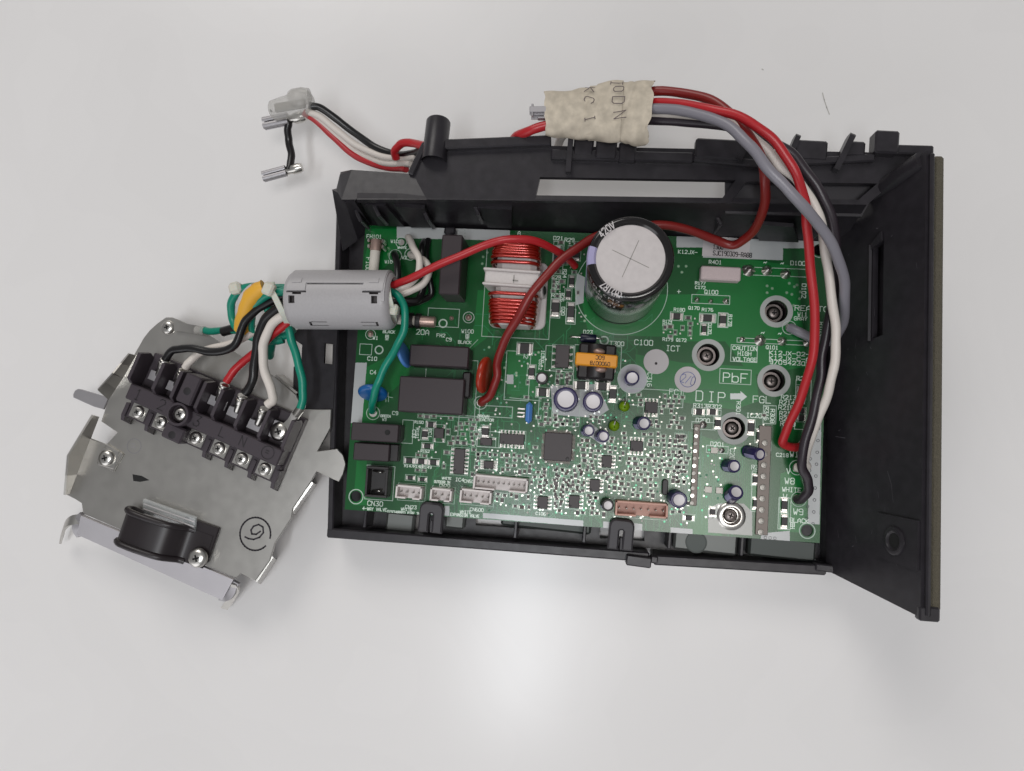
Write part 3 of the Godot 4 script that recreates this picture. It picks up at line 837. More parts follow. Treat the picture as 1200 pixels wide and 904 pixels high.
func print_board() -> void:
	art = Image.create(2048, int(BD * PX), false, Image.FORMAT_RGB8)
	gloss = Image.create(2048, int(BD * PX), false, Image.FORMAT_RGB8)
	art.fill(Color(0.0, 0.305, 0.12))
	gloss.fill(Color(1, 0.25, 0))
	# copper under the mask: broad areas, a shade lighter than the bare base
	for a in [
		[Vector2(3.08, 1.38), Vector2(16.2, 0.91), Vector2(16.3, 13.19), Vector2(2.52, 25.24), Vector2(0.9, 13.79)], [Vector2(52.21, 26.93), Vector2(56.7, 26.73), Vector2(57.99, 47.3), Vector2(46.64, 57.19), Vector2(51.66, 41.99)], [Vector2(-2.03, 67.22), Vector2(23.68, 52.72), Vector2(24.6, 65.81), Vector2(12.53, 77.68), Vector2(11.07, 88.95), Vector2(-1.09, 89.67)],
		[Vector2(67.24, 52.43), Vector2(83.49, 52.35), Vector2(84.62, 72.18), Vector2(67.67, 71.65)], [Vector2(47.71, 84.95), Vector2(56.49, 82.6), Vector2(54.97, 93.71), Vector2(48.31, 94.12)], [Vector2(125.81, 25.61), Vector2(145.51, 24.76), Vector2(157.27, 7.72), Vector2(187.36, 10.93), Vector2(192.26, 53.34), Vector2(169.83, 58.11), Vector2(158.75, 44.22), Vector2(141.05, 45.09), Vector2(130.21, 42.69)],
		[Vector2(121.65, 51.54), Vector2(141.45, 54.17), Vector2(171.44, 54.43), Vector2(173.72, 68.66), Vector2(163.41, 72.82), Vector2(138.64, 70.62), Vector2(122.09, 60.64)], [Vector2(164.79, 18.43), Vector2(180.6, 17.77), Vector2(181.43, 41.31), Vector2(165.71, 42.07)], [Vector2(96.77, 26.87), Vector2(115.43, 35.3), Vector2(136.67, 26.98), Vector2(137.41, 43.44), Vector2(101.35, 44.09)], [Vector2(144.85, 82.86), Vector2(160.49, 87.28), Vector2(160.71, 126.83), Vector2(146.76, 126.43)],
		[Vector2(160.49, 87.28), Vector2(174.52, 89.97), Vector2(174.06, 114.68), Vector2(158.11, 114.36)], [Vector2(3.84, 104.25), Vector2(8.38, 103.97), Vector2(9.8, 123.05), Vector2(3.77, 123.46)], [Vector2(183.45, 98.24), Vector2(194.63, 94), Vector2(194.54, 121.97), Vector2(183.26, 121.73)], [Vector2(54.97, 23.04), Vector2(57.26, 23.69), Vector2(58.62, 45.4), Vector2(53.91, 41.88)], [Vector2(99.34, 6.22), Vector2(102.92, 4.58), Vector2(101.59, 21.08), Vector2(97.93, 21.24)]]:
		poly_fill(PackedVector2Array(a), COPPER)
	# traces: runs with 45 degree bends, denser towards the lower middle
	for i in 800:
		var z := rng.randf_range(0.28, 0.97) * BD
		var x := rng.randf_range(0.16, 0.82) * BW
		if (z < BD * 0.5 and rng.randf() < 0.72) or (x > 0.62 * BW and z < 0.68 * BD): continue
		var p := Vector2(x, z)
		var d := Vector2.RIGHT if rng.randf() < 0.5 else Vector2.DOWN
		var c := COPPER.lerp(Color(0.20, 0.50, 0.34), rng.randf_range(0.0, 0.9))
		for k in 3:
			var q := p + d * rng.randf_range(1.5, 7.0)
			rule(p, q, 0.26, c)
			p = q
			d = d.rotated(PI / 4 * (1 if rng.randf() < 0.5 else -1)) if k % 2 == 0 else (Vector2.RIGHT if absf(d.x) > absf(d.y) else Vector2.DOWN)
	for k in 11: rule(Vector2(139.91, 83.15) + Vector2(k * 1.05, 0), Vector2(140.73, 116.97) + Vector2(k * 1.05, rng.randf_range(-6, 0)), 0.4, Color(0.16, 0.42, 0.29))
	for k in 24: rule(Vector2(152.03, 86.01) + Vector2(k * 0.85, 3), Vector2(152.61, 116.15) + Vector2(k * 0.85, -2), 0.22, Color(0.08, 0.34, 0.2))
	for k in 5: rule(Vector2(57.41, 73.69) + Vector2(k * 1.1 + 10, -k * 0.2), Vector2(65.97, 68.05) + Vector2(k * 1.1 + 10, -k * 0.3), 0.3, COPPER)
	for k in 6: rule(Vector2(42.6, 109.14) + Vector2(k * 1.3, 0), Vector2(52.5, 118.69) + Vector2(k * 1.3, 0), 0.35, Color(0.01, 0.12, 0.05))
	for k in 5: rule(Vector2(147.25, 65.09) + Vector2(0, k * 1.15), Vector2(162.4, 64.98) + Vector2(0, k * 1.15), 0.2, Color(0.10, 0.35, 0.2))
	for k in 3: rule(Vector2(161.87, 69.32) + Vector2(k * 0.7, 0), Vector2(169.12, 76.06) + Vector2(k * 0.7, 0), 0.2, Color(0.10, 0.35, 0.2))
	# vias
	for i in 620:
		var p := Vector2(rng.randf_range(0.28, 0.80) * BW, rng.randf_range(0.42, 0.97) * BD)
		if p.x > 0.60 * BW and p.y < 0.70 * BD: continue
		disc(p, 0.42, Color(0.30, 0.50, 0.40) if rng.randf() < 0.5 else PADC, rng.randf() < 0.6)
	for p in [Vector2(137.83, 12.91), Vector2(141.05, 12.79), Vector2(139.38, 15.44), Vector2(175.06, 19.83), Vector2(177.2, 20.83), Vector2(175.17, 22.74), Vector2(184.12, 18.35), Vector2(186.26, 19.72), Vector2(183.21, 22.39), Vector2(185.33, 23.03), Vector2(187.28, 18.95), Vector2(188.77, 21.79), Vector2(188.52, 24.7), Vector2(186.19, 27.71), Vector2(189, 28.67), Vector2(55.29, 10.16), Vector2(53.53, 12.13), Vector2(53.34, 15.17), Vector2(58.64, 51.74), Vector2(80.21, 52.89), Vector2(65.86, 60.29), Vector2(71.16, 62.23), Vector2(71.23, 63.34), Vector2(99.46, 36.04), Vector2(99.21, 38.27)]:
		disc(p, 0.6, Color(0.42, 0.58, 0.46), false); disc(p, 0.3, Color(0.62, 0.66, 0.56), true)
	# white patches
	for a in [[Vector2(14.19, -0.17), Vector2(44.81, -0.1), Vector2(45.13, 4.84), Vector2(14.57, 5.2)], [Vector2(44.81, -0.1), Vector2(64.81, -0.06), Vector2(65.11, 4.86), Vector2(45.13, 4.84)], [Vector2(136.53, -0.02), Vector2(196.39, -0.74), Vector2(196.51, 2.91), Vector2(181.14, 3.49), Vector2(181.32, 8.61), Vector2(148.04, 8.81), Vector2(147.86, 4.38), Vector2(136.75, 4.8)],
		[Vector2(-0.54, 61.48), Vector2(5.2, 61.19), Vector2(4.89, 87.83), Vector2(-0.44, 88.14)], [Vector2(60.51, 122.85), Vector2(103.39, 123.11), Vector2(103.52, 125.6), Vector2(60.65, 125.01)], [Vector2(34.85, 121.34), Vector2(45.99, 120.95), Vector2(46.27, 125.29), Vector2(33.62, 125.07)], [Vector2(111.61, 122.9), Vector2(127.95, 122.82), Vector2(128.11, 126), Vector2(111.77, 126.09)],
		[Vector2(194.34, 74.6), Vector2(199.14, 74.68), Vector2(199.85, 118.12), Vector2(195.09, 118.11)], [Vector2(176.45, 123.26), Vector2(188.04, 121.39), Vector2(188.21, 126.25), Vector2(176.56, 126.04)], [Vector2(139.62, 123.41), Vector2(148.73, 123.47), Vector2(148.84, 125.93), Vector2(139.71, 125.52)], [Vector2(154.63, 114.6), Vector2(158.72, 112.21), Vector2(169.1, 111.5), Vector2(172.69, 114.77), Vector2(173.06, 124.55), Vector2(155.05, 124.43)], [Vector2(191.42, 59.47), Vector2(192.8, 59.39), Vector2(192.43, 69.03), Vector2(191.4, 69.09)],
		[Vector2(94.8, 17.63), Vector2(98.57, 19.34), Vector2(98.43, 30.52), Vector2(94.83, 31.79)], [Vector2(67.15, 63.18), Vector2(70.1, 63.03), Vector2(70.35, 67.08), Vector2(67.4, 67.24)], [Vector2(86.16, 66.96), Vector2(106.09, 65.15), Vector2(111.7, 75.77), Vector2(106.85, 79.68), Vector2(87.95, 79.31)], [Vector2(100.65, 85.49), Vector2(104.06, 81.65), Vector2(113.06, 88.36), Vector2(109.6, 91.1)]]:
		poly_fill(PackedVector2Array(a), Color(0.60, 0.61, 0.59) if a[0].is_equal_approx(Vector2(154.63, 114.6)) else Color(0.69, 0.70, 0.70))
	for z in 9:
		for x in 2: ring(Vector2(195.44, 76.66) + Vector2(x * 2.6 - z * 0.12, z * 4.9 + x * 2.1), 0.55, 0.22, Color(0.25, 0.24, 0.26))
	for k in 3: ring(Vector2(178.23, 124.88) + Vector2(k * 1.9, 0), 0.55, 0.2, Color(0.4, 0.4, 0.4))
	# rings round the holes, the caps and the wire eyes
	for c in [Vector2(179.3, 30.55), Vector2(151.93, 50.37), Vector2(179.31, 59.76), Vector2(163.72, 80.66)]: disc(c, 6.8, Color(0.63, 0.64, 0.63), false, 4.6)
	for c in [Vector2(4.62, 119.72), Vector2(194.84, 120.91), Vector2(195.84, 3.66)]: ring(c, 3.1, 0.42)
	ring(Vector2(114.14, 23.9), 19.6, 0.3)
	disc(Vector2(120.73, 62.17), 6.0, Color(0.70, 0.70, 0.72)); disc(Vector2(120.73, 62.17), 6.3, SILK, false, 6.0)
	for e in [[Vector2(48.85, 39.12), 2.4], [Vector2(5.81, 48.69), 2.2], [Vector2(9.5, 83.08), 2.9], [Vector2(56.44, 75.96), 2.8], [Vector2(184.77, 37.18), 2.8], [Vector2(189.88, 95.36), 3.0], [Vector2(191.01, 108.27), 3.0], [Vector2(16.63, 7.05), 2.4], [Vector2(21.22, 12.24), 2.6], [Vector2(14.38, 13.27), 2.8], [Vector2(192.67, 86.37), 2.8]]:
		ring(e[0], e[1], 0.32)
		disc(e[0], e[1] * 0.6, PADC, true)
	for c in [Vector2(37.75, 42.26), Vector2(10.13, 55.28), Vector2(108.01, 46.34)]: ring(c, 1.7, 0.6)
	# printed outlines
	for a in [[Vector2(55.1, 7.13), Vector2(84.3, 47.13)], [Vector2(30.87, 35.79), Vector2(44.64, 43.82)], [Vector2(1.52, 53.06), Vector2(6.86, 57.71)], [Vector2(8.52, 105.81), Vector2(20.93, 120.46)], [Vector2(84.08, 4.16), Vector2(88.57, 18.26)], [Vector2(84.39, 29.28), Vector2(88.55, 37.65)], [Vector2(91.25, 33.44), Vector2(95.28, 39.94)], [Vector2(66.52, 52.83), Vector2(77.03, 74.07)], [Vector2(56.14, 77.09), Vector2(70.49, 81.78)], [Vector2(83.34, 49.77), Vector2(95.67, 60.57)], [Vector2(95.76, 48.79), Vector2(115.55, 66.46)],
		[Vector2(161.27, 45.55), Vector2(172.07, 52.59)], [Vector2(157.11, 55.9), Vector2(169.98, 62.05)], [Vector2(144.09, 24.82), Vector2(159.88, 28.52)], [Vector2(163.62, 42.54), Vector2(193, 44.34)], [Vector2(165.25, 12.18), Vector2(191.35, 15.5)], [Vector2(135.52, 33.28), Vector2(140.66, 36.34)], [Vector2(148.01, 33.07), Vector2(154.54, 36.42)], [Vector2(155.44, 32.37), Vector2(159.57, 38.37)], [Vector2(148.18, 37.09), Vector2(151.58, 42.03)], [Vector2(146.2, 73.44), Vector2(158.27, 75.62)], [Vector2(146.44, 78.82), Vector2(156.07, 81.83)],
		[Vector2(152.83, 88.46), Vector2(161.71, 91.47)], [Vector2(175.52, 70.34), Vector2(180.66, 77.89)], [Vector2(188.3, 58.92), Vector2(194.5, 79.55)], [Vector2(183.12, 108.1), Vector2(188.03, 121.04)], [Vector2(172.05, 97.91), Vector2(175.44, 114.58)], [Vector2(31.63, 57.96), Vector2(54.27, 82.73)], [Vector2(47.52, 82.01), Vector2(55.36, 94.05)], [Vector2(22.94, 85.28), Vector2(27.8, 95.37)], [Vector2(81.7, 72.34), Vector2(87.45, 83.36)], [Vector2(89.86, 67.86), Vector2(99.11, 83.76)], [Vector2(56.1, 88.14), Vector2(66.13, 94.86)], [Vector2(118.78, 66.28), Vector2(142.3, 73.3)]]:
		frame_lines(a[0], a[1])
	rule(Vector2(53.59, 48.63), Vector2(49.39, 53.32), 0.24); rule(Vector2(68.86, 73.06), Vector2(82.51, 73.76), 0.24)
	for a in [[Vector2(90.36, 43.87), Vector2(95.35, 54.71)], [Vector2(132.58, 47.33), Vector2(135.2, 49.76)]]: rule(a[0], a[1], 0.2, COPPER)
	# print, as far as it can be read
	var dn := PI / 2
	for t in [["FH101", Vector2(0.96, 4.16), 1.5], ["W102", Vector2(11.94, 6.07), 1.3], ["WHITE", Vector2(15.23, 9.02), 0.9], ["W2", Vector2(17.45, 13.15), 1.3], ["W10", Vector2(9.91, 15.36), 1.3], ["20A", Vector2(26.22, 45.45), 2.2], ["FH1", Vector2(12.03, 44.61), 1.2], ["BLACK", Vector2(11.4, 46.53), 1.2], ["#", Vector2(12.71, 48.74), 2.0], ["W1", Vector2(7.01, 49.39), 1.4], ["C10", Vector2(5.38, 58.54), 1.6],
		["C4", Vector2(6.98, 64.49), 1.6], ["FH2", Vector2(35.41, 46.89), 1.4], ["C9", Vector2(39.68, 48.56), 1.4], ["W100", Vector2(46.19, 44.49), 1.5], ["#", Vector2(48.21, 46.65), 2.0], ["BLACK", Vector2(45.01, 49.42), 1.3], ["A", Vector2(68.2, 0.2), 1.6], ["L1", Vector2(73.21, 2.67), 1.2], ["D21", Vector2(83.96, 1.9), 1.6], ["R29", Vector2(88.81, 2.48), 1.6], ["C23", Vector2(84.19, 19.19), 1.5], ["R32", Vector2(84.63, 27.03), 1.5],
		["D23", Vector2(99.06, 42.35), 1.5], ["T300", Vector2(110.57, 46.59), 1.7], ["C100", Vector2(120.99, 45.34), 2.2], ["+", Vector2(137.92, 22.88), 2.0], ["K12JX-", Vector2(137.51, 5.89), 1.5], ["R401", Vector2(150.59, 9.82), 1.5], ["D100", Vector2(184.49, 8.85), 1.7], ["~", Vector2(180.29, 9.02), 1.8], ["~", Vector2(173.25, 8.93), 1.8], ["R177", Vector2(145.27, 19.25), 1.2], ["C172", Vector2(145.35, 21.09), 1.2], ["Q100", Vector2(149.35, 22.75), 1.6],
		["R180", Vector2(136.85, 31.02), 1.3], ["Q170", Vector2(142.88, 30.01), 1.3], ["R176", Vector2(148.61, 30.49), 1.3], ["R174", Vector2(132.43, 36.36), 1.1], ["R175", Vector2(132.5, 37.82), 1.1], ["R179 Q172", Vector2(132.79, 44.03), 1.2], ["REACTOR", Vector2(186.88, 27.67), 2.1, 1.2], ["W11", Vector2(188.02, 30.52), 1.5], ["GRAY", Vector2(186.69, 32.39), 1.5], ["~", Vector2(173.31, 38.81), 2.0], ["~", Vector2(180.3, 38.84), 2.0], ["Q101", Vector2(175.64, 45.2), 1.4],
		["K12JX-02-01", Vector2(177.11, 47.29), 1.6, 1.25], ["K12JX-C-A(0)-0", Vector2(177.19, 49.45), 1.6, 1.25], ["9709423028", Vector2(177.26, 51.25), 1.6, 1.25], ["CAUTION", Vector2(161.99, 46.06), 1.6, 0.98], ["HIGH", Vector2(164.19, 48.3), 1.6, 0.98], ["VOLTAGE", Vector2(162.18, 50.75), 1.6, 0.98], ["ICT", Vector2(134.37, 47.25), 2.2], ["FCT", Vector2(136.63, 65.67), 2.2], ["FGL", Vector2(171.21, 66.65), 2.8], ["R313R302", Vector2(146.81, 71.24), 1.6], ["IC200", Vector2(168.69, 73.95), 1.8],
		["D200", Vector2(148.13, 77.28), 1.6], ["D201", Vector2(154.52, 86.93), 1.6], ["R307", Vector2(171.61, 95.46), 1.7], ["C218", Vector2(181.43, 89.89), 1.4], ["W10", Vector2(186.91, 88.85), 2.2], ["V", Vector2(185.78, 95.97), 2.2], ["W8", Vector2(185.23, 99.88), 2.4], ["WHITE", Vector2(184.34, 103.8), 1.7], ["W", Vector2(184.78, 106.58), 2.2], ["W9", Vector2(189.09, 112.24), 2.4], ["BLACK", Vector2(187.86, 116.17), 1.7], ["#", Vector2(188.27, 118.24), 2.2],
		["R212", Vector2(188.59, 57.47), 1.7], ["R213", Vector2(182.64, 65.66), 1.7], ["R214", Vector2(182.03, 67.83), 1.7], ["R215", Vector2(181.76, 69.99), 1.7], ["R216", Vector2(182.19, 72.46), 1.7], ["R217", Vector2(182.27, 74.59), 1.7], ["R218", Vector2(182.69, 76.7), 1.7], ["CN30", Vector2(10.04, 121.19), 1.9], ["4-WAY VALVE", Vector2(7.97, 123.9), 1.25, 0.85], ["CN23", Vector2(26.66, 121.9), 1.4], ["WHITE", Vector2(24.87, 123.12), 1.1],
		["DISCHARGED PIPE TH", Vector2(18.97, 124.62), 1.15, 0.75], ["CN70", Vector2(40.92, 111.81), 1.3], ["OUTDOOR TH", Vector2(38.59, 110.5), 1.0, 0.75], ["WHITE", Vector2(41.83, 108.82), 0.9], ["CN600", Vector2(54.87, 121.07), 1.3], ["WHITE", Vector2(50.53, 122.45), 1.1], ["EXPANSION VALVE", Vector2(46.55, 123.82), 1.2, 0.75], ["CN500", Vector2(51.52, 109.29), 1.2], ["IC4", Vector2(47.78, 108.8), 1.4], ["R147R148R149", Vector2(25.05, 104.39), 1.2, 0.9], ["R150", Vector2(28.23, 85.35), 1.1],
		["C106", Vector2(83.05, 120.94), 1.2], ["BROWN", Vector2(55.66, 81.17), 1.1], ["REACTOR", Vector2(55.75, 82.64), 1.1], ["GREEN", Vector2(12.96, 83.63), 1.0], ["W3", Vector2(13.83, 85.07), 1.1], ["C9", Vector2(18.15, 81.84), 1.5], ["+", Vector2(164.95, 94.11), 1.6], ["R152", Vector2(31.73, 97.71), 1.1]]:
		words(t[0], t[1], t[2], 0.0, 0.34 if t[2] > 1.5 else 0.27, t[3] if t.size() > 3 else 1.0)
	for t in [["F100", Vector2(3.27, 14.47), 1.8], ["PC2", Vector2(75.71, 51.63), 1.6], ["IC300", Vector2(82.74, 52.02), 1.2], ["C312", Vector2(81.87, 56.13), 1.2], ["R24", Vector2(90.31, 16.32), 1.4], ["R25", Vector2(86.92, 21.7), 1.4], ["R26", Vector2(89.78, 26.8), 1.4], ["D20", Vector2(90.48, 32.73), 1.4], ["C316", Vector2(128.84, 59.19), 1.7], ["R178", Vector2(161.12, 32.84), 1.4], ["D170", Vector2(152.79, 36.87), 1.3], ["D102", Vector2(191.1, 18.42), 1.7],
		["R103", Vector2(198.55, 34.37), 1.6], ["R301", Vector2(166.08, 69.44), 1.6], ["C200", Vector2(164.41, 89.17), 1.8], ["R316", Vector2(177.63, 70.94), 1.6], ["R308", Vector2(180.09, 71.87), 1.6], ["PC1", Vector2(35.98, 88.59), 1.5], ["R151", Vector2(30.34, 88.56), 1.3], ["C33", Vector2(28.89, 89.38), 1.3], ["K1", Vector2(55.61, 86.33), 1.5], ["R40", Vector2(57.85, 86.56), 1.3]]:
		words(t[0], t[1], t[2], dn, 0.3)
	words("PbF", Vector2(158.59, 57.62), 3.7, 0.0, 0.42, 1.05)
	words("D", Vector2(147.64, 65.79), 4.2, 0.0, 0.4); words("I", Vector2(152.59, 65.88), 4.2, 0.0, 0.4); words("P", Vector2(156.82, 66.01), 4.2, 0.0, 0.4)
	poly_fill(PackedVector2Array([Vector2(161.74, 66.1), Vector2(165.94, 65.86), Vector2(165.89, 64.79), Vector2(168.78, 67.14), Vector2(166.08, 69.44), Vector2(166.03, 68.37), Vector2(161.84, 68.6)]), Color(0.78, 0.80, 0.79))
	rule(Vector2(13.5, 75.39), Vector2(17.73, 75.9), 0.24); rule(Vector2(14.51, 73.46), Vector2(14.83, 77.93), 0.24); rule(Vector2(15.67, 73.77), Vector2(15.97, 77.86), 0.24)


func passives() -> void:             # the small chip resistors and capacitors that crowd the lower middle of the board
	var bodies := shape()
	var ends := shape()
	for zone in [[Vector2(90.84, 85.34), Vector2(144.32, 118.84), 0.86], [Vector2(56.45, 93.62), Vector2(87.39, 120.64), 0.8], [Vector2(85.53, 100.92), Vector2(113.33, 121.71), 0.84], [Vector2(30.36, 83.37), Vector2(57.37, 108.18), 0.62], [Vector2(76.21, 60.12), Vector2(93.48, 87), 0.78], [Vector2(115.67, 69), Vector2(142.75, 83.34), 0.7], [Vector2(85.82, 61.09), Vector2(95.46, 70.11), 0.85], [Vector2(84.5, 4.9), Vector2(98.04, 36.84), 0.45], [Vector2(132.74, 35.24), Vector2(148.89, 45.43), 0.5], [Vector2(88.68, 79.27), Vector2(114.33, 85.03), 0.8], [Vector2(164.16, 74.21), Vector2(177.97, 89.75), 0.45], [Vector2(141.24, 81.28), Vector2(148.42, 116.44), 0.75]]:
		var a: Vector2 = zone[0]
		var b: Vector2 = zone[1]
		var z := a.y
		while z < b.y:
			var x := a.x + rng.randf_range(0, 0.8)
			while x < b.x:
				var flat := rng.randf() < 0.58
				var sz := Vector2(1.65, 0.95) if flat else Vector2(0.95, 1.65)
				if rng.randf() < 0.14: sz *= 1.35
				var c := Vector2(x, z + rng.randf_range(-0.4, 0.4))
				var free: bool = rng.randf() < zone[2]
				var r := Rect2(c - sz / 2 - Vector2(0.35, 0.35), sz + Vector2(0.7, 0.7))
				for t in taken:
					if t.intersects(r): free = false
				if free:
					var e := Vector2(sz.x * 0.42, 0) if flat else Vector2(0, sz.y * 0.42)
					frame_lines(r.position, r.end, 0.2, Color(0.64, 0.72, 0.65))
					for q in [-1.0, 1.0]:
						fill(c + e * q, Vector2(0.6, sz.y) if flat else Vector2(sz.x, 0.6), PADC, true)
						box(ends, frame(p3(c + e * q * 0.86, 0.24)), Vector3(0.42 if flat else sz.x, 0.48, sz.y if flat else 0.42))
					bodies.tint = Color(0.6, 0.45, 0.36) if rng.randf() < 0.25 else Color(0.9, 0.9, 0.95) if rng.randf() < 0.55 else Color(0.35, 0.33, 0.36)
					box(bodies, frame(p3(c, 0.27)), Vector3(sz.x * 0.68 if flat else sz.x, 0.52, sz.y if flat else sz.y * 0.68))
				else:
					if rng.randf() < 0.3: disc(c, 0.38, PADC, true)
				x += (2.75 if flat else 2.05) + (rng.randf_range(0, 0.3) if rng.randf() < 0.8 else rng.randf_range(0.8, 2.2))
			z += 2.12
	put(bodies, "small_chip_parts", M.resistor_body, board, "", "stuff")
	put(ends, "small_solder_ends", M.tin, board, "", "stuff")


func board_sheet() -> void:
	# the bare board: a rectangle with round holes, each in a square cell of its own
	var holes := []
	for c in [Vector2(179.3, 30.55), Vector2(151.93, 50.37), Vector2(179.31, 59.76), Vector2(163.72, 80.66), Vector2(164.13, 117.12)]: holes.append([c, 4.75])
	for c in [Vector2(4.62, 119.72), Vector2(194.84, 120.91), Vector2(195.84, 3.66)]: holes.append([c, 2.4])
	var s := shape()
	var xs := [0.0, BW]
	var zs := [0.0, BD]
	var cells := []
	for h in holes:
		var a: float = minf(h[1] + 0.5, BD - h[0].y - 0.05)
		a = maxf(a, h[1] + 0.05)
		var r := Rect2(h[0] - Vector2(a, a), Vector2(a, a) * 2)
		cells.append(r)
		xs.append_array([r.position.x, r.end.x]); zs.append_array([r.position.y, minf(r.end.y, BD)])
	xs.sort(); zs.sort()
	var add := func(a: Vector2, b: Vector2, c: Vector2, y: float, o: Vector3) -> void:
		s.tri(p3(a, y), p3(b, y), p3(c, y), o, o, o, a / Vector2(BW, BD), b / Vector2(BW, BD), c / Vector2(BW, BD))
	for i in xs.size() - 1:
		for j in zs.size() - 1:
			var a := Vector2(xs[i], zs[j])
			var b := Vector2(xs[i + 1], zs[j + 1])
			var inside := false
			for r in cells:
				if r.has_point((a + b) / 2): inside = true
			if inside or b.x - a.x < 1e-4 or b.y - a.y < 1e-4: continue
			for e in [[0.0, UP], [-1.6, -UP]]:
				add.call(a, Vector2(b.x, a.y), b, e[0], e[1]); add.call(a, b, Vector2(a.x, b.y), e[0], e[1])
	for k in holes.size():
		var c: Vector2 = holes[k][0]
		var a: float = cells[k].size.x / 2
		for i in 32:
			var t0 := TAU * i / 32
			var t1 := TAU * (i + 1) / 32
			var d0 := Vector2(cos(t0), sin(t0))
			var d1 := Vector2(cos(t1), sin(t1))
			var o0 := d0 * a / maxf(absf(d0.x), absf(d0.y))
			var o1 := d1 * a / maxf(absf(d1.x), absf(d1.y))
			for e in [[0.0, UP], [-1.6, -UP]]:
				add.call(c + d0 * holes[k][1], c + o0, c + o1, e[0], e[1]); add.call(c + d0 * holes[k][1], c + o1, c + d1 * holes[k][1], e[0], e[1])
			s.quad(p3(c + d0 * holes[k][1]), p3(c + d1 * holes[k][1]), p3(c + d1 * holes[k][1], -1.6), p3(c + d0 * holes[k][1], -1.6), p3(-d0 - d1))
	for e in [[Vector2(0, 0), Vector2(BW, 0)], [Vector2(BW, 0), Vector2(BW, BD)], [Vector2(BW, BD), Vector2(0, BD)], [Vector2(0, BD), Vector2(0, 0)]]:
		s.quad(p3(e[0]), p3(e[1]), p3(e[1], -1.6), p3(e[0], -1.6), p3((e[0] + e[1]) / 2 - Vector2(BW, BD) / 2))
	var m := StandardMaterial3D.new()
	m.resource_name = "board_print"
	m.albedo_texture = ImageTexture.create_from_image(art)
	var t := ImageTexture.create_from_image(gloss)
	m.roughness = 1.0; m.roughness_texture = t; m.roughness_texture_channel = BaseMaterial3D.TEXTURE_CHANNEL_GREEN
	m.metallic = 1.0; m.metallic_texture = t; m.metallic_texture_channel = BaseMaterial3D.TEXTURE_CHANNEL_BLUE
	m.texture_repeat = false
	put(s, "board_sheet", m, board)


